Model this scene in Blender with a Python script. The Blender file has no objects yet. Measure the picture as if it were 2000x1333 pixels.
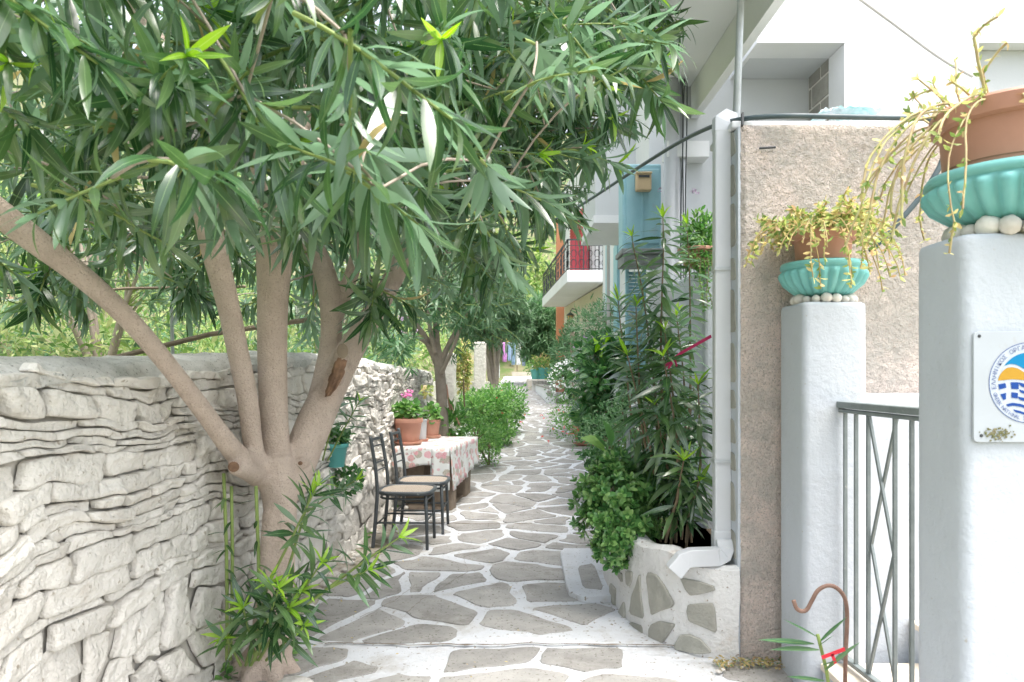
import bpy, math, random
import numpy as np
from mathutils import Vector, Matrix, noise
R = math.radians
random.seed(7); rng = np.random.default_rng(7)
S = bpy.context.scene
COL = S.collection

# ------------------------------------------------------------------ camera, sky, sun, exposure
EYE = 1.39; F = 1400.0; HX, HY = 1000.0, 725.0
cam_d = bpy.data.cameras.new('camera'); cam = bpy.data.objects.new('camera', cam_d); COL.objects.link(cam)
cam.location = (0, 0, EYE); cam.rotation_euler = (R(90), 0, 0)
cam_d.sensor_width = 36; cam_d.lens = F/2000*36; cam_d.shift_y = 58.5/2000
cam_d.clip_start = .05; cam_d.clip_end = 600
cam_d.dof.use_dof = True; cam_d.dof.focus_distance = 5.0; cam_d.dof.aperture_fstop = 5.6
S.camera = cam
w = bpy.data.worlds.new('World'); S.world = w; w.use_nodes = True
wn = w.node_tree.nodes; wl = w.node_tree.links
sky = wn.new('ShaderNodeTexSky'); sky.sky_type = 'NISHITA'; sky.sun_disc = False
SUN = Vector((.36, -.20, 1.10)).normalized()
sky.sun_elevation = math.asin(SUN.z); sky.sun_rotation = math.atan2(SUN.x, SUN.y)
sky.dust_density = 4; sky.ozone_density = 1; sky.air_density = 1
hs = wn.new('ShaderNodeHueSaturation'); hs.inputs['Saturation'].default_value = .42
wl.new(sky.outputs[0], hs.inputs['Color']); wl.new(hs.outputs[0], wn['Background'].inputs[0])
wn['Background'].inputs[1].default_value = .15
sd = bpy.data.lights.new('sun', 'SUN'); sun = bpy.data.objects.new('sun', sd); COL.objects.link(sun)
sd.energy = 1.5; sd.angle = R(40); sd.color = (1, .955, .89)
sun.rotation_euler = SUN.to_track_quat('Z', 'Y').to_euler(); sun.location = (0, -5, 12)
S.view_settings.view_transform = 'Standard'; S.view_settings.look = 'None'
S.view_settings.exposure = 1.8; S.view_settings.gamma = 1
S.render.engine = 'CYCLES'
try:
    S.cycles.max_bounces = 7; S.cycles.diffuse_bounces = 4; S.cycles.transparent_max_bounces = 4
except Exception: pass

def gz(y):                       # level of the paving: flat, then climbing gently
    t = max(0.0, y-5.6)
    return .046*t*t/(t+.9) if t > 0 else 0.0
def P(px, py, d):                # measured point of the photograph at depth d
    return Vector(((px-HX)*d/F, d, EYE-(py-HY)*d/F))
def toPx(v): return (HX+v[0]*F/v[1], HY-(v[2]-EYE)*F/v[1])

# ------------------------------------------------------------------ materials
def mat(name, c1, c2=None, scale=6, rough=.85, bump=0, bscale=40, c3=None, s3=1.5, t3=(.55, .7), rnd=0, spec=.3,
        bump2=0, b2scale=6, metallic=0, detail=6, speck=None, alpha3=1):
    m = bpy.data.materials.new(name); m.use_nodes = True
    n = m.node_tree.nodes; l = m.node_tree.links; b = n['Principled BSDF']
    b.inputs['Roughness'].default_value = rough; b.inputs['Specular IOR Level'].default_value = spec
    b.inputs['Metallic'].default_value = metallic
    geo = n.new('ShaderNodeNewGeometry')
    def nz(sc, det=detail, ro=.6):
        t = n.new('ShaderNodeTexNoise'); t.inputs['Scale'].default_value = sc; t.inputs['Detail'].default_value = det
        t.inputs['Roughness'].default_value = ro; l.new(geo.outputs['Position'], t.inputs['Vector']); return t.outputs[0]
    def ramp(src, a, bb):
        r = n.new('ShaderNodeMapRange'); r.inputs[1].default_value = a; r.inputs[2].default_value = bb
        l.new(src, r.inputs[0]); return r.outputs[0]
    def mix(fac, a, bb):
        x = n.new('ShaderNodeMix'); x.data_type = 'RGBA'; l.new(fac, x.inputs[0])
        for i, v in ((6, a), (7, bb)):
            if isinstance(v, tuple): x.inputs[i].default_value = (*v, 1)
            else: l.new(v, x.inputs[i])
        return x.outputs[2]
    cur = c1
    if c2: cur = mix(ramp(nz(scale), .35, .65), c1, c2)
    if c3:
        f = ramp(nz(s3, 8, .7), *t3)
        if alpha3 < 1:
            q = n.new('ShaderNodeMath'); q.operation = 'MULTIPLY'; q.inputs[1].default_value = alpha3; l.new(f, q.inputs[0]); f = q.outputs[0]
        cur = mix(f, cur, c3)
    if speck: cur = mix(ramp(nz(speck[1], 3, .5), speck[2], speck[2]+.06), cur, speck[0])
    if rnd:
        oi = n.new('ShaderNodeObjectInfo'); h = n.new('ShaderNodeHueSaturation')
        mr = n.new('ShaderNodeMapRange'); mr.inputs[3].default_value = 1-rnd; mr.inputs[4].default_value = 1+rnd
        l.new(oi.outputs['Random'], mr.inputs[0]); l.new(mr.outputs[0], h.inputs['Value'])
        if isinstance(cur, tuple): h.inputs['Color'].default_value = (*cur, 1)
        else: l.new(cur, h.inputs['Color'])
        cur = h.outputs[0]
    if isinstance(cur, tuple): b.inputs['Base Color'].default_value = (*cur, 1)
    else: l.new(cur, b.inputs['Base Color'])
    nrm = None
    for st, sc, dist in ((bump2, b2scale, .03), (bump, bscale, .01)):
        if st:
            bn = n.new('ShaderNodeBump'); bn.inputs['Strength'].default_value = st; bn.inputs['Distance'].default_value = dist
            l.new(nz(sc, 5, .6), bn.inputs['Height'])
            if nrm: l.new(nrm, bn.inputs['Normal'])
            nrm = bn.outputs[0]
    if nrm: l.new(nrm, b.inputs['Normal'])
    return m

def leafmat(name, cols, rib=(.25, .38, .12), rough=.38, trans=.3, back=None, ribw=.018, spec=.5):
    m = bpy.data.materials.new(name); m.use_nodes = True
    n = m.node_tree.nodes; l = m.node_tree.links; b = n['Principled BSDF']
    b.inputs['Roughness'].default_value = rough; b.inputs['Specular IOR Level'].default_value = spec
    if spec >= 1: b.inputs['Coat Weight'].default_value = .35; b.inputs['Coat Roughness'].default_value = .3
    at = n.new('ShaderNodeAttribute'); at.attribute_name = 'rnd'
    cr = n.new('ShaderNodeValToRGB'); l.new(at.outputs['Fac'], cr.inputs[0])
    e = cr.color_ramp.elements
    while len(e) < len(cols): e.new(.5)
    for i, c in enumerate(cols): e[i].position = i/(len(cols)-1); e[i].color = (*c, 1)
    geo = n.new('ShaderNodeNewGeometry')
    tx = n.new('ShaderNodeTexNoise'); tx.inputs['Scale'].default_value = 25; l.new(geo.outputs['Position'], tx.inputs['Vector'])
    hv = n.new('ShaderNodeHueSaturation'); mr = n.new('ShaderNodeMapRange'); mr.inputs[3].default_value = .75; mr.inputs[4].default_value = 1.25
    l.new(tx.outputs[0], mr.inputs[0]); l.new(mr.outputs[0], hv.inputs['Value']); l.new(cr.outputs[0], hv.inputs['Color'])
    cur = hv.outputs[0]
    uv = n.new('ShaderNodeUVMap'); uv.uv_map = 'UVMap'; sp = n.new('ShaderNodeSeparateXYZ'); l.new(uv.outputs[0], sp.inputs[0])
    if rib:
        a = n.new('ShaderNodeMath'); a.operation = 'SUBTRACT'; a.inputs[1].default_value = .5; l.new(sp.outputs[0], a.inputs[0])
        c = n.new('ShaderNodeMath'); c.operation = 'ABSOLUTE'; l.new(a.outputs[0], c.inputs[0])
        g = n.new('ShaderNodeMapRange'); g.inputs[1].default_value = ribw*2; g.inputs[2].default_value = ribw; l.new(c.outputs[0], g.inputs[0])
        x = n.new('ShaderNodeMix'); x.data_type = 'RGBA'; l.new(g.outputs[0], x.inputs[0]); l.new(cur, x.inputs[6]); x.inputs[7].default_value = (*rib, 1)
        cur = x.outputs[2]
    if back:
        x = n.new('ShaderNodeMix'); x.data_type = 'RGBA'; l.new(geo.outputs['Backfacing'], x.inputs[0]); l.new(cur, x.inputs[6]); x.inputs[7].default_value = (*back, 1)
        cur = x.outputs[2]
    l.new(cur, b.inputs['Base Color'])
    tr = n.new('ShaderNodeBsdfTranslucent'); h2 = n.new('ShaderNodeHueSaturation'); h2.inputs['Value'].default_value = 1.8; h2.inputs['Saturation'].default_value = 1.1
    l.new(cur, h2.inputs['Color']); l.new(h2.outputs[0], tr.inputs[0])
    ms = n.new('ShaderNodeMixShader'); ms.inputs[0].default_value = trans
    l.new(b.outputs[0], ms.inputs[1]); l.new(tr.outputs[0], ms.inputs[2]); l.new(ms.outputs[0], n['Material Output'].inputs[0])
    return m

M = {}
M['wash'] = mat('whitewashed_stone', (.77, .735, .675), (.66, .625, .565), 4, .9, .8, 50, c3=(.46, .385, .30), s3=2.6, t3=(.57, .72), rnd=.08, bump2=1.0, b2scale=16, alpha3=.6, speck=((.42, .37, .30), 38, .66))
M['washbed'] = mat('whitewashed_mortar', (.55, .52, .47), (.42, .39, .34), 5, .95, .6, 30, c3=(.12, .10, .08), s3=6, t3=(.55, .75))
M['cap'] = mat('weathered_cap', (.64, .63, .59), (.52, .51, .48), 4, .95, .6, 60, c3=(.28, .29, .25), s3=3.0, t3=(.48, .70), bump2=.7, b2scale=10, speck=((.2, .2, .18), 90, .62))
M['paint'] = mat('white_path_paint', (.67, .69, .715), (.60, .61, .625), 3, .8, .5, 60, c3=(.42, .39, .34), s3=2.4, t3=(.52, .68), bump2=.5, b2scale=10, speck=((.3, .27, .22), 45, .63), alpha3=.75)
M['flag'] = mat('grey_flagstone', (.42, .405, .38), (.33, .32, .30), 6, .85, .6, 70, c3=(.19, .175, .15), s3=3.4, t3=(.52, .70), rnd=.13, bump2=.5, b2scale=12, speck=((.18, .17, .14), 55, .62), alpha3=.7)
M['crack'] = mat('crack_dirt', (.16, .13, .10), (.25, .21, .16), 30, 1)
M['plaster'] = mat('white_plaster', (.52, .56, .605), (.485, .52, .56), 3, .75, .4, 45, c3=(.60, .58, .54), s3=2.0, t3=(.64, .82), bump2=.12, b2scale=14, alpha3=.5, speck=((.42, .41, .38), 50, .70))
M['plaster2'] = mat('white_wall_paint', (.76, .77, .78), (.71, .72, .73), 1.5, .85, .1, 60, c3=(.62, .60, .57), s3=1.2, t3=(.6, .8), alpha3=.5)
M['shadewall'] = mat('shaded_white_render', (.60, .62, .63), (.56, .58, .59), 1.5, .9, .1, 60)  # grey carries the shade of soffits and recesses, put into the base colour
M['beige'] = mat('beige_render', (.66, .60, .52), (.60, .54, .47), 3, .9, .1, 50)
M['pinkwall'] = mat('rough_pink_render', (.85, .715, .635), (.77, .68, .605), 5, .95, 1.0, 140, c3=(.55, .52, .47), s3=1.9, t3=(.48, .60), bump2=1.0, b2scale=60, speck=((.56, .49, .43), 130, .56), alpha3=.85)
M['orange'] = mat('orange_render', (.66, .30, .17), (.60, .27, .15), 4, .85, .1, 40)
M['redpaint'] = mat('red_paint', (.52, .07, .09), (.46, .06, .08), 6, .5)
M['blue'] = mat('light_blue_paint', (.33, .56, .64), (.28, .51, .59), 8, .5, .1, 60, c3=(.32, .48, .54), s3=6, t3=(.6, .7))
M['slate'] = mat('slate_sill', (.22, .24, .24), (.30, .32, .32), 10, .7, .3, 60)
M['block'] = mat('cinder_block', (.38, .37, .33), (.31, .30, .27), 9, .95, .7, 90, rnd=.12)
M['pointing'] = mat('pale_pointing', (.74, .72, .68), (.68, .65, .6), 12, .95, .3, 60)
M['terra'] = mat('terracotta_plastic', (.50, .26, .185), (.44, .225, .16), 5, .5, .05, 50, c3=(.55, .32, .24), s3=8, t3=(.55, .8), alpha3=.5)
M['teal'] = mat('turquoise_paint', (.20, .50, .48), (.16, .44, .43), 6, .42, .08, 60, c3=(.34, .58, .54), s3=9, t3=(.62, .75), alpha3=.6)
M['tealpot'] = mat('teal_plastic', (.10, .36, .34), (.12, .40, .37), 5, .4)
M['greyplastic'] = mat('grey_plastic', (.45, .46, .47), rough=.5)
M['pebble'] = mat('white_pebble', (.72, .69, .63), (.62, .58, .52), 20, .7, .2, 60, rnd=.12)
M['bark'] = mat('oleander_bark', (.60, .49, .41), (.51, .41, .34), 9, .9, .9, 120, c3=(.40, .31, .25), s3=5, t3=(.54, .66), alpha3=.7, bump2=.6, b2scale=16, speck=((.45, .36, .30), 140, .58))
M['cutwood'] = mat('cut_wood', (.30, .18, .11), (.15, .09, .06), 25, .8, .6, 60)
M['barkgrey'] = mat('grey_bark', (.40, .34, .28), (.32, .27, .22), 14, .9, .5, 70)
M['stemgreen'] = mat('green_stem', (.26, .34, .10), (.20, .27, .08), 12, .55)
M['stembrown'] = mat('brown_stem', (.26, .19, .12), (.18, .14, .09), 20, .8)
M['chair'] = mat('dark_enamel', (.045, .055, .06), (.075, .085, .09), 18, .45, .1, 80, c3=(.22, .24, .24), s3=30, t3=(.62, .7), spec=.5)
M['gate'] = mat('grey_green_iron', (.15, .18, .18), (.20, .23, .23), 14, .5, .15, 80, c3=(.38, .37, .34), s3=26, t3=(.62, .72), spec=.5)
M['rust'] = mat('rusty_rod', (.20, .12, .09), (.27, .17, .13), 30, .7, .3, 120)
M['iron'] = mat('black_iron', (.06, .065, .07), rough=.5)
M['galv'] = mat('galvanised_steel', (.55, .58, .60), (.48, .51, .53), 18, .45, .1, 60, metallic=.3)
M['pvc'] = mat('white_pvc', (.60, .62, .64), (.56, .58, .60), 5, .4, c3=(.58, .57, .54), s3=4, t3=(.6, .8), alpha3=.5)
M['hose'] = mat('black_hose', (.06, .09, .10), (.09, .12, .13), 10, .4)
M['cable'] = mat('grey_cable', (.50, .48, .46), rough=.6)
M['mailbox'] = mat('cream_plastic', (.62, .48, .30), (.55, .42, .27), 9, .5, c3=(.3, .17, .09), s3=30, t3=(.62, .7))
M['wood'] = mat('weathered_wood', (.30, .24, .18), (.22, .17, .13), 14, .85, .5, 40)
M['marble'] = mat('cream_marble', (.72, .62, .50), (.78, .70, .60), 6, .4)
M['soil'] = mat('soil', (.06, .045, .03), (.10, .075, .05), 20, 1, .8, 40)
M['earth'] = mat('dry_earth', (.20, .17, .11), (.14, .15, .07), 2.5, 1, .8, 20, c3=(.09, .14, .04), s3=1.3, t3=(.45, .6))
M['ribbonred'] = mat('red_ribbon', (.70, .04, .06), rough=.5)
M['ribbonpink'] = mat('magenta_ribbon', (.48, .03, .13), rough=.5)
M['plaque'] = mat('plaque_plastic', (.48, .52, .56), (.44, .475, .51), 5, .25, c3=(.40, .37, .34), s3=9, t3=(.62, .75), alpha3=.5, spec=.5)
M['navy'] = mat('blue_ink', (.01, .06, .28), rough=.4)
M['ringblue'] = mat('pale_navy_ink', (.12, .16, .32), rough=.4)
M['cyan'] = mat('cyan_ink', (.0, .20, .42), rough=.4)
M['yellow'] = mat('yellow_ink', (.48, .27, .03), rough=.4)
M['whiteink'] = mat('white_ink', (.50, .55, .62), rough=.4)
M['moss'] = mat('mossy_dirt', (.12, .14, .05), (.25, .22, .14), 60, 1, .5, 90)
M['pinkp'] = mat('pink_petal', (.80, .25, .50), (.70, .15, .42), 30, .6)
M['redp'] = mat('red_petal', (.75, .12, .08), (.6, .08, .08), 30, .6)
M['whitep'] = mat('white_petal', (.82, .82, .80), rough=.6)
M['mauvep'] = mat('mauve_petal', (.45, .32, .45), (.30, .22, .32), 30, .7)
M['roof'] = mat('faded_tarp', (.30, .55, .55), (.55, .62, .66), 10, .7)
M['glass'] = mat('dark_glass', (.08, .09, .10), rough=.1, spec=.6)
M['lampglass'] = mat('amber_glass', (.55, .36, .14), rough=.3)
G1 = [(.018, .060, .018), (.036, .098, .030), (.085, .165, .052), (.13, .21, .085)]
M['ol'] = leafmat('oleander_leaf', G1, rib=(.16, .27, .10), rough=.26, trans=.32, back=(.15, .25, .15), spec=1.0)
M['ol2'] = leafmat('oleander_leaf_pale', [(.055, .14, .06), (.10, .20, .10), (.19, .28, .18)], rough=.42, trans=.3, back=(.11, .19, .10))
M['young'] = leafmat('young_leaf', [(.20, .40, .03), (.32, .52, .05), (.38, .58, .10)], rib=(.5, .65, .2), trans=.45, rough=.4)
M['jade'] = leafmat('jade_leaf', [(.06, .17, .05), (.13, .29, .08), (.26, .42, .14)], rib=None, rough=.28, trans=.12, spec=.55)
M['ivy'] = leafmat('vine_leaf', [(.035, .11, .035), (.055, .16, .05), (.10, .24, .07)], rough=.4, trans=.25, ribw=.02)
M['fresh'] = leafmat('fresh_leaf', [(.09, .22, .06), (.15, .31, .08), (.24, .40, .12)], rib=None, rough=.5, trans=.35)
M['fern'] = leafmat('grey_green_leaf', [(.09, .20, .08), (.14, .27, .12), (.22, .34, .18)], rib=None, rough=.55, trans=.3)
M['yell'] = leafmat('yellow_green_leaf', [(.16, .24, .07), (.36, .42, .14), (.56, .52, .24), (.48, .34, .20)], rib=None, rough=.5, trans=.4)
M['hillleaf'] = leafmat('yellowish_hill_leaf', [(.12, .23, .06), (.22, .33, .10), (.40, .44, .20)], rib=None, rough=.6, trans=.35)  # own pale yellowish green of the hill plants
M['farleaf'] = leafmat('far_leaf', [(.07, .17, .07), (.12, .235, .11), (.20, .31, .17)], rib=None, rough=.55, trans=.3)
M['dry'] = leafmat('dry_stem_leaf', [(.42, .33, .15), (.50, .42, .18), (.36, .24, .14)], rib=None, rough=.6, trans=.3)

def clothmat():
    m = bpy.data.materials.new('floral_oilcloth'); m.use_nodes = True; n = m.node_tree.nodes; l = m.node_tree.links; b = n['Principled BSDF']
    b.inputs['Roughness'].default_value = .35
    geo = n.new('ShaderNodeNewGeometry'); nzn = n.new('ShaderNodeTexNoise'); nzn.inputs['Scale'].default_value = 28; nzn.inputs['Detail'].default_value = 3
    l.new(geo.outputs['Position'], nzn.inputs['Vector'])
    vm = n.new('ShaderNodeVectorMath'); vm.operation = 'MULTIPLY_ADD'; vm.inputs[1].default_value = (.03,)*3
    l.new(nzn.outputs['Color'], vm.inputs[0]); l.new(geo.outputs['Position'], vm.inputs[2])
    cur = (.74, .76, .74, 1)
    for sc, thr, cols in ((8, .34, [(.12, .20, .07), (.22, .26, .12), (.16, .22, .10)]), (11, .41, [(.60, .07, .14), (.65, .22, .30), (.70, .30, .14)]), (19, .28, [(.45, .10, .22), (.2, .24, .12), (.5, .1, .1)])):
        v = n.new('ShaderNodeTexVoronoi'); v.inputs['Scale'].default_value = sc; l.new(vm.outputs[0], v.inputs['Vector'])
        mr = n.new('ShaderNodeMapRange'); mr.inputs[1].default_value = thr; mr.inputs[2].default_value = thr-.07; l.new(v.outputs['Distance'], mr.inputs[0])
        cr = n.new('ShaderNodeValToRGB'); e = cr.color_ramp.elements; e.new(.5)
        for i, c in enumerate(cols): e[i].position = i/2; e[i].color = (*c, 1)
        sx = n.new('ShaderNodeSeparateColor'); l.new(v.outputs['Color'], sx.inputs[0]); l.new(sx.outputs[0], cr.inputs[0])
        n2 = n.new('ShaderNodeTexNoise'); n2.inputs['Scale'].default_value = 90; l.new(geo.outputs['Position'], n2.inputs['Vector'])
        pale = n.new('ShaderNodeMix'); pale.data_type = 'RGBA'; l.new(n2.outputs[0], pale.inputs[0]); l.new(cr.outputs[0], pale.inputs[6]); pale.inputs[7].default_value = (.75, .62, .62, 1)
        x = n.new('ShaderNodeMix'); x.data_type = 'RGBA'; l.new(mr.outputs[0], x.inputs[0]); l.new(pale.outputs[2], x.inputs[7])
        if isinstance(cur, tuple): x.inputs[6].default_value = cur
        else: l.new(cur, x.inputs[6])
        cur = x.outputs[2]
    l.new(cur, b.inputs['Base Color']); return m
M['cloth'] = clothmat()
def canemat():
    m = bpy.data.materials.new('woven_cane'); m.use_nodes = True; n = m.node_tree.nodes; l = m.node_tree.links; b = n['Principled BSDF']
    b.inputs['Roughness'].default_value = .6
    geo = n.new('ShaderNodeNewGeometry'); ck = n.new('ShaderNodeTexChecker'); ck.inputs['Scale'].default_value = 130
    ck.inputs[1].default_value = (.46, .39, .31, 1); ck.inputs[2].default_value = (.22, .18, .14, 1)
    l.new(geo.outputs['Position'], ck.inputs['Vector']); l.new(ck.outputs[0], b.inputs['Base Color'])
    return m
M['cane'] = canemat()

# ------------------------------------------------------------------ mesh helpers
class MB:
    def __init__(s): s.v = []; s.f = []
    def add(s, vs, fs):
        o = len(s.v); s.v += [tuple(v) for v in vs]; s.f += [tuple(i+o for i in f) for f in fs]; return s
    def box(s, x0, x1, y0, y1, z0, z1, rot=0, c=None):
        vs = [(x, y, z) for z in (z0, z1) for x, y in ((x0, y0), (x1, y0), (x1, y1), (x0, y1))]
        if rot:
            cx, cy = c or ((x0+x1)/2, (y0+y1)/2); ca, sa = math.cos(rot), math.sin(rot)
            vs = [(cx+(x-cx)*ca-(y-cy)*sa, cy+(x-cx)*sa+(y-cy)*ca, z) for x, y, z in vs]
        return s.add(vs, [(3, 2, 1, 0), (4, 5, 6, 7), (0, 1, 5, 4), (1, 2, 6, 5), (2, 3, 7, 6), (3, 0, 4, 7)])
    def bar(s, a, b, w, t, up=(0, 0, 1)):          # rectangular bar from a to b
        a = Vector(a); b = Vector(b); d = (b-a).normalized(); u = Vector(up)
        if abs(d.dot(u)) > .95: u = Vector((0, 1, 0))
        x = d.cross(u).normalized()*w/2; y = x.cross(d).normalized()*t/2
        vs = [p+q for p in (a, b) for q in (-x-y, x-y, x+y, -x+y)]
        return s.add(vs, [(3, 2, 1, 0), (4, 5, 6, 7), (0, 1, 5, 4), (1, 2, 6, 5), (2, 3, 7, 6), (3, 0, 4, 7)])
    def tube(s, pts, r, n=8, cap=True):
        pts = [Vector(p) for p in pts]; k = len(pts)
        rs = r if hasattr(r, '__len__') else [r]*k
        up = Vector((0, 0, 1)); vs = []; prev = None
        for i, p in enumerate(pts):
            d = (pts[min(i+1, k-1)]-pts[max(i-1, 0)])
            d = d.normalized() if d.length > 1e-9 else up
            if prev is None:
                a = d.cross(up if abs(d.z) < .9 else Vector((1, 0, 0))).normalized()
            else:
                a = (prev-d*prev.dot(d)).normalized()
            prev = a; b = d.cross(a)
            for j in range(n):
                t = 2*math.pi*j/n; vs.append(p+(a*math.cos(t)+b*math.sin(t))*rs[i])
        fs = [(i*n+j, i*n+(j+1) % n, (i+1)*n+(j+1) % n, (i+1)*n+j) for i in range(k-1) for j in range(n)]
        if cap: fs += [tuple(range(n-1, -1, -1)), tuple((k-1)*n+j for j in range(n))]
        return s.add(vs, fs)
    def lathe(s, prof, c=(0, 0, 0), n=28, flute=None):   # prof: (r, z)
        cx, cy, cz = c; vs = []
        for r, z in prof:
            for j in range(n):
                t = 2*math.pi*j/n; rr = r
                if flute and flute[1] < z < flute[2]:
                    k = math.sin(math.pi*(z-flute[1])/(flute[2]-flute[1]))**.5
                    rr = r*(1+flute[3]*k*(abs(math.sin(flute[0]*t/2))-.6))
                vs.append((cx+rr*math.cos(t), cy+rr*math.sin(t), cz+z))
        fs = [(i*n+j, i*n+(j+1) % n, (i+1)*n+(j+1) % n, (i+1)*n+j) for i in range(len(prof)-1) for j in range(n)]
        return s.add(vs, fs)
    def prism(s, poly, z0, z1):
        n = len(poly)
        vs = [(x, y, z0) for x, y in poly]+[(x, y, z1) for x, y in poly]
        return s.add(vs, [tuple(range(n-1, -1, -1)), tuple(range(n, 2*n))]+[(i, (i+1) % n, (i+1) % n+n, i+n) for i in range(n)])
    def ico(s, c, r, sq=(1, 1, 1), seg=8, rings=5, jit=0):
        vs = []; fs = []
        for i in range(rings+1):
            th = math.pi*i/rings
            for j in range(seg):
                a = 2*math.pi*j/seg; q = 1+random.uniform(-jit, jit)
                vs.append((c[0]+r*sq[0]*q*math.sin(th)*math.cos(a), c[1]+r*sq[1]*q*math.sin(th)*math.sin(a), c[2]+r*sq[2]*q*math.cos(th)))
        for i in range(rings):
            for j in range(seg):
                fs.append((i*seg+j, (i+1)*seg+j, (i+1)*seg+(j+1) % seg, i*seg+(j+1) % seg))
        return s.add(vs, fs)
    def build(s, name, m, parent=None, smooth=False, bevel=0, bseg=2, kind=None, subsurf=0, sharp=None):
        me = bpy.data.meshes.new(name); me.from_pydata(s.v, [], s.f); me.validate()
        me.materials.append(M[m] if isinstance(m, str) else m)
        if smooth: me.polygons.foreach_set('use_smooth', [True]*len(me.polygons))
        o = bpy.data.objects.new(name, me); COL.objects.link(o)
        if sharp:
            try: me.set_sharp_from_angle(angle=R(sharp))
            except Exception: pass
        if parent: o.parent = parent; o.matrix_parent_inverse = Matrix.Translation(parent.location).inverted() if False else parent.matrix_basis.inverted()
        if bevel:
            b = o.modifiers.new('bevel', 'BEVEL'); b.width = bevel; b.segments = bseg; b.limit_method = 'ANGLE'; b.harden_normals = False
        if subsurf:
            b = o.modifiers.new('sub', 'SUBSURF'); b.levels = subsurf; b.render_levels = subsurf
        if kind: o['kind'] = kind
        return o
def thing(name, label, cat, loc=(0, 0, 0), group=None):
    o = bpy.data.objects.new(name, None); COL.objects.link(o); o.location = loc; o.empty_display_size = .1
    o['label'] = label; o['category'] = cat
    if group: o['group'] = group
    return o
def tag(o, label, cat, group=None):
    o['label'] = label; o['category'] = cat
    if group: o['group'] = group
    return o
def recenter(o):
    me = o.data; n = len(me.vertices); a = np.empty(n*3); me.vertices.foreach_get('co', a); a = a.reshape(-1, 3)
    c = a.mean(0); a -= c; me.vertices.foreach_set('co', a.ravel()); me.update()
    o.matrix_parent_inverse = Matrix.Identity(4)
    base = o.parent.location if o.parent else Vector((0, 0, 0))
    o.location = Vector(c)-base
def nz(x, y, z=0): return noise.noise(Vector((x, y, z)))
def lerp(a, b, t): return a+(b-a)*t
def interp(x, pts):
    if x <= pts[0][0]: return pts[0][1]
    for (a, u), (b, v) in zip(pts, pts[1:]):
        if x <= b: return u+(v-u)*(x-a)/(b-a)
    return pts[-1][1]
def chaikin(p, it=2, k=.25):
    for _ in range(it):
        q = []
        for i in range(len(p)):
            a = p[i]; b = p[(i+1) % len(p)]
            q += [(a[0]*(1-k)+b[0]*k, a[1]*(1-k)+b[1]*k), (a[0]*k+b[0]*(1-k), a[1]*k+b[1]*(1-k))]
        p = q
    return p
def smoothpath(pts, it=2):
    p = [Vector(q) for q in pts]
    for _ in range(it):
        q = [p[0]]
        for a, b in zip(p, p[1:]): q += [a*.75+b*.25, a*.25+b*.75]
        q.append(p[-1]); p = q
    return p
def polyarea(p): return sum(p[i][0]*p[(i+1) % len(p)][1]-p[(i+1) % len(p)][0]*p[i][1] for i in range(len(p)))/2

# ------------------------------------------------------------------ leaves
def leaf_tpl(W=.17, droop=.6, fold=.25, seg=4, shape='lance', rnd=.5):
    vs = []; uv = []
    ang = 0; y = z = 0.0; prev = 0
    for i in range(seg+1):
        t = i/seg
        if i:
            ang = droop*t; st = 1/seg; y += st*math.cos(ang); z -= st*math.sin(ang)
        if shape == 'lance': wd = W*.5*math.sin(math.pi*min(1, .04+t*.96)**.85)**.9 if t < 1 else 0
        elif shape == 'oval': wd = W*.5*math.sin(math.pi*(.05+.93*t)**1.3)**.6
        elif shape == 'heart': wd = W*.5*math.sin(math.pi*(.12+.86*t)**.7)**.8
        elif shape == 'round': wd = W*.5*math.sin(math.pi*(.03+.94*t))**.5
        for sgn in (-1, 0, 1):
            vs.append((sgn*wd, y, z+(abs(sgn)*wd*fold))); uv.append((.5+.5*sgn, t))
    fs = []
    for i in range(seg):
        a = i*3; fs += [(a, a+1, a+4, a+3), (a+1, a+2, a+5, a+4)]
    return np.array(vs), np.array(fs), np.array(uv), rnd
def tpl_set(n=6, **k):
    dr = k.pop('droop', (.2, 1.2)); out = []
    for i in range(n):
        out.append(leaf_tpl(droop=lerp(dr[0], dr[1], i/(max(1, n-1))), rnd=((i*0.618) % 1), **k))
    return out
T_OL = tpl_set(9, W=.145, droop=(.0, 1.15), fold=.2, seg=5)+tpl_set(5, W=.178, droop=(.2, .9), fold=.10, seg=5)
T_OLF = tpl_set(6, W=.17, droop=(.15, 1.2), fold=.3, seg=3)
T_FAR = tpl_set(4, W=.35, droop=(.1, .7), fold=.2, seg=1, shape='round')
T_FAR[:] = [(np.array([(-.0, 0, 0), (.16, .5, .02), (0, 1, -.1), (-.16, .5, .02)]), np.array([(0, 1, 2, 3)]), np.array([(.5, 0), (1, .5), (.5, 1), (0, .5)]), r) for r in (.1, .4, .7, .95)]
T_LANCEFAR = [(np.array([(0, 0, 0), (.10, .45, .0), (0, 1, -.25), (-.10, .45, .0)]), np.array([(0, 1, 2, 3)]), np.array([(.5, 0), (1, .5), (.5, 1), (0, .5)]), r) for r in (.05, .35, .65, .95)]
T_JADE = tpl_set(5, W=.62, droop=(-.3, .4), fold=.25, seg=4, shape='oval')
T_HEART = tpl_set(5, W=.85, droop=(.2, .9), fold=.12, seg=3, shape='heart')
T_ROUND = tpl_set(5, W=.95, droop=(.1, .7), fold=.15, seg=3, shape='round')
T_SMALL = tpl_set(4, W=.45, droop=(.1, .6), fold=.2, seg=2, shape='round')

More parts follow.
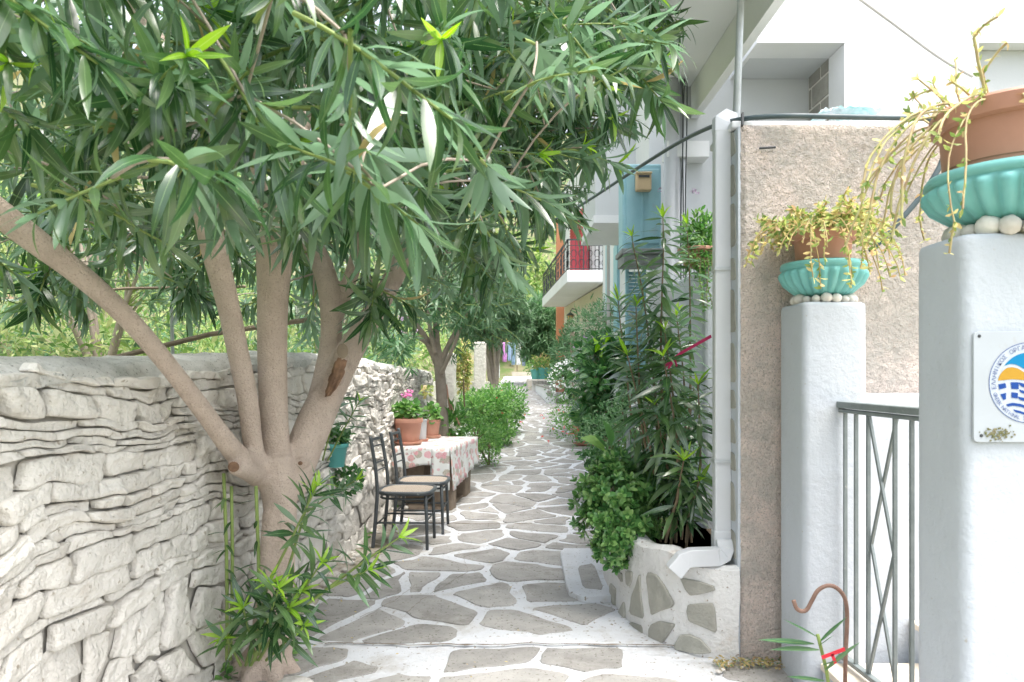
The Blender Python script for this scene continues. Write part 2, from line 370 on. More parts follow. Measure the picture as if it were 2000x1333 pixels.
def mats(Pp, D, U, Sc):
    D = D/np.linalg.norm(D, axis=1, keepdims=True)
    X = np.cross(D, U); nx = np.linalg.norm(X, axis=1, keepdims=True)
    bad = nx[:, 0] < 1e-4
    if bad.any(): X[bad] = np.cross(D[bad], np.array([1., 0, 0])); nx = np.linalg.norm(X, axis=1, keepdims=True)
    X = X/nx; Z = np.cross(X, D)
    A = np.stack([X, D, Z], axis=2)*Sc[:, None, None]
    return A, Pp
def leaves(parent, L, tpls, m, n_ind=0, name='leaf', stuff='foliage'):
    """L: list of (pos, dir, up, size). The n_ind that show largest become objects of their own, the rest one mesh"""
    if not L: return
    Pp = np.array([l[0] for l in L], float); D = np.array([l[1] for l in L], float); U = np.array([l[2] for l in L], float); Sc = np.array([l[3] for l in L], float)
    A, Pp = mats(Pp, D, U, Sc); N = len(L); tv = rng.integers(0, len(tpls), N)
    mt = M[m]; ind = np.zeros(N, bool)
    if n_ind:
        dep = np.maximum(Pp[:, 1], .3); px = HX+Pp[:, 0]*F/dep; py = HY-(Pp[:, 2]-EYE)*F/dep
        sc = Sc/dep*((px > -20) & (px < 2020) & (py > -20) & (py < 1353)); vis = sc > 0
        order = np.argsort(-sc)[:n_ind]; ind[order] = True; ind &= vis
        meshes = []
        for (v, f, u, r) in tpls:
            me = bpy.data.meshes.new(name); me.from_pydata(v.tolist(), [], f.tolist())
            fill(me, u, f, np.full(len(v), r)); me.materials.append(mt); meshes.append(me)
        for i in np.nonzero(ind)[0]:
            o = bpy.data.objects.new(name, meshes[tv[i]]); COL.objects.link(o)
            mm = Matrix([[*A[i][0], Pp[i][0]], [*A[i][1], Pp[i][1]], [*A[i][2], Pp[i][2]], [0, 0, 0, 1]])
            if parent: o.parent = parent; mm = parent.matrix_basis.inverted() @ mm
            o.matrix_basis = mm
    rest = ~ind
    if not rest.any(): return
    V = []; Fa = []; UV = []; RN = []; off = 0
    for k, (v, f, u, r) in enumerate(tpls):
        sel = np.nonzero(rest & (tv == k))[0]
        if not len(sel): continue
        W = np.einsum('nij,vj->nvi', A[sel], v)+Pp[sel][:, None, :]
        V.append(W.reshape(-1, 3)); nf = f[None]+(np.arange(len(sel))*len(v))[:, None, None]+off
        Fa.append(nf.reshape(-1, f.shape[1])); UV.append(np.tile(u[f].reshape(-1, 2), (len(sel), 1)))
        RN.append(np.repeat(np.clip(r+rng.uniform(-.3, .3, len(sel)), 0, 1), len(v))); off += len(sel)*len(v)
    V = np.concatenate(V); Fa = np.concatenate(Fa); UV = np.concatenate(UV); RN = np.concatenate(RN)
    me = bpy.data.meshes.new(stuff); nf, k = Fa.shape
    me.vertices.add(len(V)); me.vertices.foreach_set('co', V.astype(np.float32).ravel())
    me.loops.add(nf*k); me.loops.foreach_set('vertex_index', Fa.ravel().astype(np.int32))
    me.polygons.add(nf); me.polygons.foreach_set('loop_start', (np.arange(nf)*k).astype(np.int32)); me.polygons.foreach_set('loop_total', np.full(nf, k, np.int32))
    me.polygons.foreach_set('use_smooth', np.ones(nf, bool))
    me.update(calc_edges=True)
    ul = me.uv_layers.new(name='UVMap'); ul.data.foreach_set('uv', UV.astype(np.float32).ravel())
    at = me.attributes.new('rnd', 'FLOAT', 'POINT'); at.data.foreach_set('value', RN.astype(np.float32))
    me.materials.append(mt)
    o = bpy.data.objects.new(stuff, me); COL.objects.link(o); o['kind'] = 'stuff'
    if parent: o.parent = parent; o.matrix_parent_inverse = parent.matrix_basis.inverted()
    return o
def fill(me, u, f, r):
    ul = me.uv_layers.new(name='UVMap'); ul.data.foreach_set('uv', u[f].reshape(-1).astype(np.float32))
    at = me.attributes.new('rnd', 'FLOAT', 'POINT'); at.data.foreach_set('value', r.astype(np.float32))
    me.polygons.foreach_set('use_smooth', [True]*len(me.polygons))
def rv(): 
    v = Vector((random.gauss(0, 1), random.gauss(0, 1), random.gauss(0, 1))); return v.normalized()
def shoot(p0, d0, length, out, stems=None, gap=.035, L=.14, per=3, grav=.4, ang=(75, 25), r=.004, start=.15, tipn=None, tipout=None, bare=0, hang=.12, roll=0):
    """a leafy oleander shoot: whorls of long leaves along an arching stem"""
    p = Vector(p0); d = Vector(d0).normalized(); n = max(3, int(length/gap)); pts = [p.copy()]; ph = random.random()*6
    for i in range(n):
        t = i/n; d = (d+Vector((0, 0, -grav*gap*1.6 if t < .7 else grav*gap))+rv()*.02).normalized()
        p = p+d*gap; pts.append(p.copy())
        if t < start or t < bare: continue
        a = R(lerp(ang[0], ang[1], t**1.5)); s = L*random.uniform(.8, 1.15)*(1 if t < .8 else lerp(1, .6, (t-.8)/.2))
        x = d.cross(Vector((0, 0, 1))); x = x.normalized() if x.length > .01 else Vector((1, 0, 0)); y = x.cross(d).normalized()
        ph += math.pi/per+random.uniform(-.2, .2)
        for k in range(per):
            q = ph+2*math.pi*k/per; rad = x*math.cos(q)+y*math.sin(q)
            ld = (d*math.cos(a)+rad*math.sin(a)+rv()*.12+Vector((0, 0, -hang))).normalized()
            up = (d*math.sin(a)-rad*math.cos(a))+rv()*roll if random.random() < .5 else Vector((0, 0, 1))+rv()*(.35+roll)
            out.append((p+rad*r, ld, up, s*random.uniform(.85, 1.1)))
    if tipout is not None:
        for k in range(tipn or 6):
            q = k*2.4; a = R(random.uniform(12, 50)); rad = x*math.cos(q)+y*math.sin(q)
            tipout.append((p, d*math.cos(a)+rad*math.sin(a), d*math.sin(a)-rad*math.cos(a), L*random.uniform(.4, .8)))
    if stems is not None:
        stems.tube(pts[::2]+([pts[-1]] if len(pts) % 2 == 0 else []), [lerp(r*1.5, r*.6, i/len(pts[::2])) for i in range(len(pts[::2])+(len(pts) % 2 == 0))], 5, False)
    return p
def bush(c, rad, n, size, out, shell=.55, flat=0, noisek=.35, up=.5, seed=0):
    c = Vector(c)
    k = 0
    while k < n:
        v = rv(); q = 1+noisek*2*nz(v.x*1.7+seed, v.y*1.7, v.z*1.7+seed)
        t = (shell+(1-shell)*random.random()**.5)*q
        p = c+Vector((v.x*rad[0]*t, v.y*rad[1]*t, v.z*rad[2]*t))
        k += 1
        d = (v+rv()*.8+Vector((0, 0, up*.4))).normalized()
        out.append((p, d, v*.5+Vector((0, 0, 1))*up+rv()*.6, size*random.uniform(.6, 1.3)))
def flowers(parent, pts, r, m, name='flower', stuff=True):
    mb = MB()
    for p in pts:
        for k in range(4):
            a = k*math.pi/2+random.random(); q = rv()*.25
            n_ = (Vector((0, -.4, .8))+rv()*.5).normalized(); x = n_.cross(rv()).normalized(); y = n_.cross(x)
            e = x*math.cos(a)+y*math.sin(a); g = -x*math.sin(a)+y*math.cos(a); P0 = Vector(p)
            mb.add([P0, P0+e*r+g*r*.5+n_*r*.3, P0+e*r*1.25+n_*r*.35, P0+e*r-g*r*.5+n_*r*.3], [(0, 3, 2, 1)])
    return mb.build(name, m, parent, kind='stuff' if stuff else None)

# ================================================================== SETTING: ground and hill
def HT(x, y):
    if x < -1.5:
        return gz(y)-.02+.75*min(1, (-1.5-x)/.15)+.42*max(0, -1.8-x)**.95+.25*nz(x*.3, y*.3)+max(0, y-30)*.22
    h = gz(y)-.03
    if y > 34: h = gz(34)+(y-34)*.42+.4*nz(x*.2, y*.2)
    if x > 3: h += 0
    return h
xs = np.concatenate([-np.geomspace(250, 3, 34), np.linspace(-2.8, -1.72, 5), [-1.66, -1.5], np.linspace(-1.3, 3, 14), np.geomspace(3.5, 250, 22)])
ys = np.concatenate([np.linspace(-20, 0, 5), np.linspace(1, 34, 60), np.geomspace(35, 300, 26)])
mb = MB(); W_ = len(xs)
vs = [(float(x), float(y), min(HT(x, y), 60)) for y in ys for x in xs]
mb.add(vs, [(j*W_+i, j*W_+i+1, (j+1)*W_+i+1, (j+1)*W_+i) for j in range(len(ys)-1) for i in range(W_-1)])
mb.build('ground', 'earth', smooth=True, kind='structure')

# path: white painted bed with flagstones set in it
def xl(y): return interp(y, [(0, -1.5), (2.5, -1.36), (6.5, -1.2), (10, -1.2), (14, -.95), (30, -.35)])
def xr(y): return interp(y, [(0, 3.4), (3.4, 3.4), (3.55, 1.2), (5.6, 1.3), (12, 1.6), (18, 1.7), (25, 1.5), (31, 1.2)])
path = thing('path', 'x', 'path', (0, 3, 0)); del path['category']; del path['label']; path['kind'] = 'structure'
mb = MB(); yy = list(np.arange(.6, 8, .06))+list(np.arange(8, 31.5, .3)); NX = 44
vs = []
for y in yy:
    for i in range(NX+1):
        x = lerp(xl(y), xr(y), i/NX)
        vs.append((x, y, gz(y)+.006+.006*nz(x*4, y*4)+(-.012 if y < 3.62+.03*nz(x*3, 2) else 0)))
mb.add(vs, [(j*(NX+1)+i, j*(NX+1)+i+1, (j+1)*(NX+1)+i+1, (j+1)*(NX+1)+i) for j in range(len(yy)-1) for i in range(NX)])
mb.build('path_bed', 'paint', path, smooth=True)
# voronoi cells
pts = []; sp = .52; j = 0; y = 1.3
while y < 29:
    x = -1.9+(sp/2 if j % 2 else 0)
    while x < 3.4:
        pts.append((x+random.uniform(-.25, .25), y+random.uniform(-.21, .21))); x += sp*random.uniform(.85, 1.25)
    y += sp*.72; j += 1; sp = interp(y, [(4.5, .50), (7, .41), (30, .41)])
def clip(poly, m, nrm):
    out = []
    for i in range(len(poly)):
        a = poly[i]; b = poly[(i+1) % len(poly)]
        da = (a[0]-m[0])*nrm[0]+(a[1]-m[1])*nrm[1]; db = (b[0]-m[0])*nrm[0]+(b[1]-m[1])*nrm[1]
        if da <= 0: out.append(a)
        if (da < 0) != (db < 0) and abs(da-db) > 1e-9:
            t = da/(da-db); out.append((a[0]+(b[0]-a[0])*t, a[1]+(b[1]-a[1])*t))
    return out
cells = []
for i, (x, y) in enumerate(pts):
    if not (xl(y)+.08 < x < (1.9 if y < 3.5 else min(xr(y)-.05, .95+max(0, y-5)*.06))): continue
    if 3.35 < y < 5.4 and x > .52: continue
    if x < -1.0 and 3.05 < y < 3.6: continue
    poly = [(x-1, y-1), (x+1, y-1), (x+1, y+1), (x-1, y+1)]
    for k, (u, v) in enumerate(pts):
        if k == i or abs(u-x) > 1.3 or abs(v-y) > 1.3: continue
        dx, dy = u-x, v-y; dd = math.hypot(dx, dy); g = interp(y, [(3.8, .027), (5, .036), (9, .027)])+.034*nz(x*3+u, y*3+v)
        if y > 9: g += .004
        poly = clip(poly, ((x+u)/2-dx/dd*g, (y+v)/2-dy/dd*g), (dx, dy))
        if len(poly) < 3: break
    for (m_, n_) in (((xl(y)+.06, y), (-1, 0)), ((0, 3.645), (0, -1)) if y >= 3.645 else ((0, 3.60), (0, 1))):
        if len(poly) >= 3: poly = clip(poly, m_, n_)
    if len(poly) < 3 or abs(polyarea(poly)) < .010: continue
    cells.append((y, poly))
cells.sort(key=lambda c: c[0])
far = MB()
def flag_geo(mbx, poly, ndet):
    p = chaikin(poly, ndet, .09)
    if polyarea(p) < 0: p = p[::-1]
    cx = sum(a for a, b in p)/len(p); cy = sum(b for a, b in p)/len(p); n = len(p)
    q_ = []
    for i_ in range(n):
        (a, b), (a2, b2) = p[i_], p[(i_+1) % n]; q_.append((a, b))
        if math.hypot(a2-a, b2-b) > .09:
            for k_ in (1, 2): q_.append((lerp(a, a2, k_/3), lerp(b, b2, k_/3)))
    p = q_; n = len(p)
    p = [(a+.055*nz(a*5, b*5)+.010*nz(a*25, b*25), b+.055*nz(a*5, b*5, 5)+.010*nz(a*25, b*25, 7)) for a, b in p]
    zt = lambda a, b: gz(b)+.0125+.003*nz(a*7, b*7)+(-.012 if b < 3.62 else 0)
    tilt = random.uniform(-.002, .003)
    V = [(a, b, zt(a, b)-.02) for a, b in p]+[(a, b, zt(a, b)-.002+tilt) for a, b in p]+[(cx+(a-cx)*.96, cy+(b-cy)*.96, zt(a, b)+tilt) for a, b in p]
    fs = [(i, (i+1) % n, (i+1) % n+n, i+n) for i in range(n)]+[(i+n, (i+1) % n+n, (i+1) % n+2*n, i+2*n) for i in range(n)]+[tuple(range(2*n, 3*n))]
    mbx.add(V, fs)
for k, (y, poly) in enumerate(cells):
    if k < 280:
        m1 = MB(); flag_geo(m1, poly, 2 if y < 7 else 1); recenter(m1.build('flagstone', 'flag', path))
    else: flag_geo(far, poly, 1)
far.build('far_flagstones', 'flag', path, kind='stuff')
def ribbon_crack(pl, wdt, z=.0145):
    mb = MB(); p = []
    for (a, b) in zip(pl, pl[1:]):
        for t in np.linspace(0, 1, 14, endpoint=False): p.append((lerp(a[0], b[0], t), lerp(a[1], b[1], t)))
    V = []
    for i, (x, y) in enumerate(p):
        y2 = y+.018*nz(x*7, y*5)+.008*nz(x*30, 3); x2 = x+.015*nz(x*3, y*20); ww = wdt*(.3+.9*abs(nz(x*11, y*11, 7)*2)+.2)
        zz = gz(y)+z; V += [(x2, y2-ww, zz), (x2, y2+ww, zz)]
    mb.add(V, [(2*i, 2*i+2, 2*i+3, 2*i+1) for i in range(len(p)-1)])
    return mb.build('crack', 'crack', path)
ribbon_crack([(-.95, 3.64), (-.4, 3.61), (.2, 3.63), (.75, 3.61), (1.0, 3.55)], .007, .011)
ribbon_crack([(-.75, 6.42), (-.2, 6.36), (.2, 6.40)], .012, .016)
ribbon_crack([(-.62, 3.95), (-.55, 4.3), (-.30, 4.9), (-.36, 5.3), (-.1, 5.6)], .004, .0165)
ribbon_crack([(-.85, 4.0), (-.7, 4.3), (-.62, 4.6)], .005, .0165)

# ================================================================== LEFT WALL of whitewashed stones
WL = [(0.9, -1.46), (2.5, -1.375), (6.5, -1.2), (10.4, -1.18)]
def wx(s): return interp(s, WL)
def wtop(s): return interp(s, [(.9, 1.42), (1.8, 1.40), (3.3, 1.45), (4.5, 1.50), (5.6, 1.50), (7.5, 1.44), (10.4, 1.38)])+.02*nz(s*2.5, 4)
wall = thing('stone_wall', 'long whitewashed dry stone wall along the left of the paved alley', 'wall', (-1.3, 3, 0))
def wpt(s, t, n): return (wx(s)+n, s, t)
mb = MB(); SS = np.linspace(.9, 10.4, 110); TT = np.linspace(-.1, 1, 16)
V = [wpt(s, t*(wtop(s)-.05) if t > 0 else gz(s)-.1, .018*nz(s*5, t*8)-.010+.03*(1-t)**2) for s in SS for t in TT]
mb.add(V, [(i*16+j, (i+1)*16+j, (i+1)*16+j+1, i*16+j+1) for i in range(109) for j in range(15)])
mb.add([(wx(s)-.48, s, z) for s in SS for z in (0, wtop(s)-.05)], [(2*i+1, 2*i+3, 2*i+2, 2*i) for i in range(109)])
mb.add([wpt(10.4, -.1, 0), wpt(10.4, 1.38, 0), (wx(10.4)-.48, 10.4, 1.38), (wx(10.4)-.48, 10.4, -.1)], [(0, 1, 2, 3)])
mb.build('wall_core', 'washbed', wall, smooth=True)
# cap
mb = MB(); prof = 12; SC = np.linspace(.9, 10.4, 240); V = []
for s in SC:
    tp = wtop(s)
    for k in range(prof+1):
        a = math.pi*k/prof; c_, s_ = math.cos(a), math.sin(a)
        wd = .26+.0*s; cx = wx(s)-.235; e = .5
        xx = cx+wd*math.copysign(abs(c_)**e, c_)+.02*nz(s*3, k*.5); zz = tp-.075+.085*abs(s_)**.7+.022*nz(s*4, k*.7, 3)+.012*nz(s*14, k*2, 9)
        V.append((xx+.012*nz(s*12, k*1.5), s, zz))
mb.add(V, [(i*(prof+1)+k, i*(prof+1)+k+1, (i+1)*(prof+1)+k+1, (i+1)*(prof+1)+k) for i in range(239) for k in range(prof)])
mb.build('wall_cap', 'cap', wall, smooth=True)
# stones
def warp(s, t):
    return (s+.08*nz(s*1.9, t*4)+.03*nz(s*6, t*9, 3), t+.10*nz(s*1.3+5, t*1.7)+.045*nz(s*3.6, t*5, 8)+.012*nz(s*11, t*12, 2))
random.seed(5); stones = []
t = gz(0)-.04
while t < 1.5:
    h = random.choice([.03, .04, .05, .06, .075, .095, .13]) if t > .35 else random.uniform(.12, .24)
    s = .7+random.random()*.2
    while s < 10.5:
        wdt = random.uniform(.12, .42) if h > .06 else random.uniform(.10, .32)
        if t < .3: wdt *= 1.3
        sub = [(s, s+wdt, t, t+h)]
        if h > .12 and random.random() < .35:
            q = random.uniform(.35, .65)*h; sub = [(s, s+wdt*random.uniform(.9, 1), t, t+q), (s, s+wdt, t+q, t+h)]
        elif wdt > .25 and h > .09 and random.random() < .25:
            q = s+wdt*random.uniform(.4, .6); k = t+h*.5; sub = [(s, q, t, t+h), (q, s+wdt, t, k), (q, s+wdt, k, t+h)]
        stones += sub; s += wdt
    t += h
SL = []
for (s0, s1, t0, t1) in stones:
    sm, tm = (s0+s1)/2, (t0+t1)/2; ps, pt = warp(sm, tm)
    if pt > wtop(ps)-.03 or ps < .9 or ps > 10.38 or pt < gz(ps)-.02: continue
    SL.append((s0, s1, t0, t1, (s1-s0)*(t1-t0)/max(ps, 1.75)**2*(1.0 if ps > 1.5 else .05)))
SL.sort(key=lambda q: -q[4])
def stone_geo(mbx, s0, s1, t0, t1, N=18):
    g = .0022; e = []
    sh = random.uniform(-.5, .5)*(t1-t0); sh2 = random.uniform(-.5, .5)*(t1-t0)
    cs = [(s0+g+max(0, sh), t0+g), (s1-g-max(0, sh2), t0+g*.5), (s1-g+min(0, sh2), t1-g), (s0+g-min(0, sh), t1-g)]
    hj = (t1-t0)*.13; cs = [(a+random.uniform(-.012, .012), b+random.uniform(-hj, hj*.6)) for a, b in cs]
    L_ = []
    for i in range(4):
        a = cs[i]; b = cs[(i+1) % 4]; n = 5 if i % 2 == 0 else 3
        L_ += [(lerp(a[0], b[0], k/n), lerp(a[1], b[1], k/n)) for k in range(n)]
    L_ = chaikin(L_, 1, .25)
    n = len(L_); cx = (s0+s1)/2; cy = (t0+t1)/2; sd_ = random.random()*99
    low = max(0, min(1, (.50-cy)/.5)); pr = random.uniform(.012, .046)*(1-.5*low); tlt = random.uniform(-.3, .3)
    V = []
    rings = ((1.0, -.02), (1.0, .62), (.965, .90), (.86, 1.0), (.6, 1.02), (.3, 1.03))
    for sc, hh in rings:
        for (a, b) in L_:
            x = cx+(a-cx)*sc; y = cy+(b-cy)*sc; u, v = warp(x, y)
            d = pr*hh*(1+tlt*(b-cy)/(t1-t0))+(.013*nz(x*9+sd_, y*15)+.008*nz(x*22, y*40, sd_))*(1 if hh > 0 else 0)
            V.append(wpt(u, v, d+.03*(1-min(1, v/1.4))**2))
    u, v = warp(cx, cy); V.append(wpt(u, v, pr*1.03+.03*(1-min(1, v/1.4))**2))
    fs = []
    for r in range(len(rings)-1):
        fs += [(r*n+i, r*n+(i+1) % n, (r+1)*n+(i+1) % n, (r+1)*n+i) for i in range(n)]
    o = (len(rings)-1)*n; fs += [(o+i, o+(i+1) % n, len(V)-1) for i in range(n)]
    mbx.add(V, fs)
rest = MB()
for k, q in enumerate(SL):
    if k < 300:
        m1 = MB(); stone_geo(m1, *q[:4]); recenter(m1.build('stone', 'wash', wall, smooth=True))
    else: stone_geo(rest, *q[:4])
rest.build('small_stones', 'wash', wall, smooth=True, kind='stuff')

# ================================================================== OLEANDER TREE
tree = thing('oleander_tree', 'large many stemmed oleander tree with drooping dark leaves against the left stone wall', 'tree', (-1.12, 3.35, 0))
def limb(pts):      # (px, py, depth, width in px)
    return [P(x, y, d) for x, y, d, w_ in pts], [max(w_-(6 if w_ > 30 and d < 4.3 else 0), 1)/2*d/F for x, y, d, w_ in pts]
LIMBS = [
    [(505, 1345, 3.3, 105), (530, 1290, 3.32, 92), (545, 1200, 3.34, 68), (548, 1080, 3.35, 62), (548, 1000, 3.35, 70), (543, 940, 3.35, 76), (538, 890, 3.35, 64)],
    [(505, 1300, 3.25, 44), (512, 1200, 3.27, 40), (522, 1080, 3.28, 36), (530, 1000, 3.3, 40)],
    [(535, 950, 3.35, 62), (505, 918, 3.3, 56), (460, 890, 3.10, 50), (410, 820, 2.86, 44), (330, 715, 2.58, 43), (250, 620, 2.42, 46), (150, 530, 2.30, 52), (60, 465, 2.2, 60), (-60, 370, 2.1, 58), (-200, 240, 2.0, 50)],
    [(520, 935, 3.3, 48), (494, 880, 3.25, 42), (485, 780, 3.2, 46), (465, 690, 3.15, 47), (445, 590, 3.1, 49), (415, 480, 3.05, 56), (390, 350, 3.0, 54), (355, 200, 2.95, 48), (310, 90, 2.9, 44), (265, 0, 2.85, 40), (220, -120, 2.8, 34)],
    [(545, 940, 3.38, 66), (536, 850, 3.38, 60), (531, 700, 3.38, 62), (533, 560, 3.38, 66), (538, 480, 3.38, 80), (555, 400, 3.4, 66), (570, 300, 3.45, 56), (600, 180, 3.5, 46), (640, 40, 3.6, 40), (660, -100, 3.6, 30)],
    [(545, 480, 3.38, 60), (510, 390, 3.3, 36), (500, 300, 3.2, 30), (480, 180, 3.1, 26)],
    [(560, 970, 3.4, 66), (588, 890, 3.5, 76), (625, 800, 3.6, 76), (665, 720, 3.7, 64), (705, 650, 3.8, 54), (750, 580, 3.9, 46), (800, 480, 4.0, 48), (880, 360, 4.1, 38), (980, 260, 4.2, 30), (1080, 180, 4.2, 22)],
    [(615, 810, 3.6, 50), (640, 720, 3.75, 52), (650, 640, 3.85, 48), (640, 540, 3.95, 50), (610, 480, 4.0, 46), (580, 380, 4.0, 40), (640, 280, 4.0, 30)],
    [(650, 640, 3.9, 34), (690, 530, 4.0, 34), (720, 420, 4.1, 30), (760, 300, 4.1, 26), (840, 160, 4.1, 20)],
    [(505, 930, 3.28, 54), (478, 915, 3.12, 46), (458, 912, 3.03, 38)],
    [(600, 900, 3.5, 34), (592, 903, 3.42, 26), (588, 905, 3.37, 22)],
    [(640, 790, 3.6, 50), (650, 740, 3.55, 44), (665, 700, 3.5, 30), (668, 680, 3.5, 24)],
]
skel = []
mb = MB()
for L_ in LIMBS:
    p, r = limb(L_); pp = smoothpath(p, 2); rr = [v for v in np.interp(np.linspace(0, len(r)-1, len(pp)), range(len(r)), r)]
    mb.tube(pp, rr, 14)
    if len(L_) > 4: skel += [(a, b) for a, b in zip(pp, rr) if a.z > 1.7]
# root flare
for a in range(7):
    an = a*.9; b0 = P(515, 1290, 3.32); mb.tube([b0+Vector((0, 0, .05)), b0+Vector((math.cos(an)*.11, math.sin(an)*.10, -.03)), b0+Vector((math.cos(an)*.2, math.sin(an)*.17, -.12))], [.07, .045, .02], 8)
tr = mb.build('trunk', 'bark', tree, smooth=True)
md = tr.modifiers.new('r', 'REMESH'); md.mode = 'VOXEL'; md.voxel_size = .011; md.use_smooth_shade = True
md = tr.modifiers.new('s', 'SMOOTH'); md.iterations = 3; md.factor = .5
# broken stub and cut faces
pa, pb = P(640, 775, 3.50), P(667, 688, 3.43)
mb = MB(); mb.tube([P(655, 745, 3.53), P(664, 715, 3.49), P(668, 690, 3.44)], [.038, .034, .030], 12); mb.build('broken_stub', 'bark', tree, smooth=True)
mb = MB(); ax = pb-pa; V = []
for i in range(15):
    t = i/14; c = pa+ax*t+Vector((.012*math.sin(t*3), -.022, 0)); wd = .036*math.sin(math.pi*(.08+.84*t))**.7*(1+.35*nz(i*.7, 2))
    for k in range(-4, 5): V.append(c+Vector((1, 0, .25))*wd*k/4+Vector((0, .010*(k/4)**2*2.4-.014*nz(i*.5, k*1.9)-.006*math.sin(k*2.5), .01*nz(k*2, i*.2))))
mb.add(V, [(i*9+k, i*9+k+1, (i+1)*9+k+1, (i+1)*9+k) for i in range(14) for k in range(8)])
mb.build('torn_wood', 'cutwood', tree, smooth=True)
mb = MB(); c = P(669, 686, 3.405); n = 14
V = [c+Vector((math.cos(2*math.pi*i/n)*.027, 0, math.sin(2*math.pi*i/n)*.036)) for i in range(n)]+[c+Vector((0, -.006, 0))]
mb.add(V, [(i, (i+1) % n, n) for i in range(n)]); mb.build('cut_face', 'wood', tree, smooth=True)
for c, r_ in ((P(457, 912, 3.005), .022), (P(587, 905, 3.355), .010)):
    mb = MB(); n = 14
    V = [c+Vector((math.cos(2*math.pi*i/n)*r_*1.1, -.004, math.sin(2*math.pi*i/n)*r_)) for i in range(n)]+[c+Vector((math.cos(2*math.pi*i/n)*r_*.5, -.010, math.sin(2*math.pi*i/n)*r_*.45)) for i in range(n)]+[c+Vector((0, -.002, 0))]
    mb.add(V, [(i, (i+1) % n, (i+1) % n+n, i+n) for i in range(n)]+[(n+i, n+(i+1) % n, 2*n) for i in range(n)])
    mb.build('branch_scar', 'cutwood', tree, smooth=True)

# canopy
ell = [((-.9, 3.5, 2.95), (1.7, 1.5, 1.15), 165), ((-1.15, 2.05, 2.25), (1.25, .85, .85), 120), ((.15, 4.0, 2.75), (1.15, 1.0, 1.15), 155), ((-.15, 3.3, 2.35), (.9, 1.0, .75), 85), ((-2.0, 4.2, 2.1), (1.1, 1.3, .7), 100), ((-.3, 2.4, 2.6), (.9, .7, .6), 45), ((.45, 3.9, 3.1), (.55, .6, .6), 45)]
lowNear = [(-400, 440), (0, 400), (120, 400), (280, 450), (330, 470), (420, 400), (520, 410), (600, 400), (680, 460), (760, 520), (900, 500), (960, 460), (1040, 405), (1100, 360), (1150, 300), (1200, 225), (1240, 150), (1275, 70), (1300, 0), (1320, -300)]
lowFar = [(-400, 560), (0, 560), (200, 570), (400, 560), (560, 600), (760, 590), (860, 530), (960, 470), (1040, 410), (1100, 360), (1150, 300), (1200, 225), (1240, 150), (1275, 70), (1300, 0), (1320, -300)]
random.seed(42); LV = []; YV = []; st = MB(); tw = MB(); shoots = 0
nodes = [(Vector(a), b) for a, b in skel if a.z > 2.0]
def twig(p):
    best = min(nodes, key=lambda q: (q[0]-p).length+(.25 if q[0].z > p.z+.2 else 0)+(.0 if q[1] > .012 else .08)); a = best[0]; ln = (a-p).length
    mid = (a+p)*.5+Vector((0, 0, .06*min(1, ln)))+rv()*.03*ln
    r0 = min(best[1]*.8, .006+.008*min(1, ln)); pp = smoothpath([a, mid, p], 1)
    tw.tube(pp, [lerp(r0, .004, i/(len(pp)-1)) for i in range(len(pp))], 5, False)
    nodes.append((Vector(mid), r0*.8)); nodes.append((Vector(p), .005))
    d = p-mid
    return d.normalized() if d.length > 1e-4 else Vector((0, 0, 1))
for c, r_, n in ell:
    k = 0; tries = 0
    while k < n and tries < n*40:
        tries += 1
        v = rv()*random.random()**.4; p = Vector(c)+Vector((v.x*r_[0], v.y*r_[1], v.z*r_[2]))
        if p.y < 1.35 or p.z < 1.5: continue
        x, y = toPx(p); ext = .17*F/p.y
        lim = interp(x, lowNear if p.y < 3.45 else lowFar)
        if y+ext*.75 > lim+60 or x+ext*.7 > 1325 or y < -520: continue
        if p.y < 2.0 and x > 760: continue
        d = twig(p); d = Vector((d.x, d.y, d.z*.5-.05)).normalized()
        d = (d+rv()*.35).normalized()
        tip = random.random() < .14
        shoot(p-d*.12, d, random.uniform(.22, .42), LV, st, gap=.034, L=random.uniform(.13, .22), grav=random.uniform(.3, 1.2), tipout=YV if tip else None, tipn=4, hang=random.uniform(.15, .75))
        k += 1; shoots += 1
# shoots that hang close in front of the lens side of the crown
HERO = [((110, 330, 2.0), (400, 90, 1.55), 1, .17), ((700, 215, 2.1), (170, 240, 1.7), 0, .17), ((640, 240, 2.3), (835, 95, 2.0), 1, .17), ((-200, -120, 1.6), (200, 115, 1.5), 0, .18),
        ((300, 180, 2.0), (350, 165, 1.6), 0, .16), ((900, -80, 2.2), (560, 30, 1.8), 0, .17), ((120, 300, 2.4), (315, 420, 2.2), 0, .17), ((-100, 180, 1.9), (60, 250, 1.7), 0, .17),
        ((760, 300, 2.9), (1060, 310, 2.9), 1, .15), ((820, 200, 3.2), (1190, 60, 3.3), 1, .15), ((900, 340, 3.3), (1140, 290, 3.4), 1, .15), ((560, 380, 2.6), (860, 430, 2.5), 0, .16),
        ((500, 120, 2.2), (720, 60, 1.9), 0, .17), ((960, 120, 3.0), (1290, 110, 3.4), 1, .14), ((800, 330, 3.0), (960, 300, 2.6), 0, .15), ((100, 480, 2.6), (200, 560, 2.6), 0, .16), ((-150, 420, 2.4), (60, 560, 2.5), 0, .16), ((250, 420, 2.3), (90, 360, 2.1), 0, .17)]
for (a, b, tipq, LL) in HERO:
    pa, pb = P(*a), P(*b); twig(pa)
    ln = (pb-pa).length; shoot(pa, pb-pa+Vector((0, 0, ln*.15)), ln, LV, st, gap=.035, L=LL, grav=.35, tipout=YV if tipq else None, tipn=6, start=.05, r=.005, hang=.55)
random.shuffle(LV); nd = int(len(LV)*.006)
leaves(tree, LV[nd:], T_OL, 'ol', 264); leaves(tree, LV[:nd], T_OL, 'dry', 0, stuff='yellowed_foliage')
leaves(tree, YV, T_OL, 'young', 36, 'young_leaf', 'young_foliage')
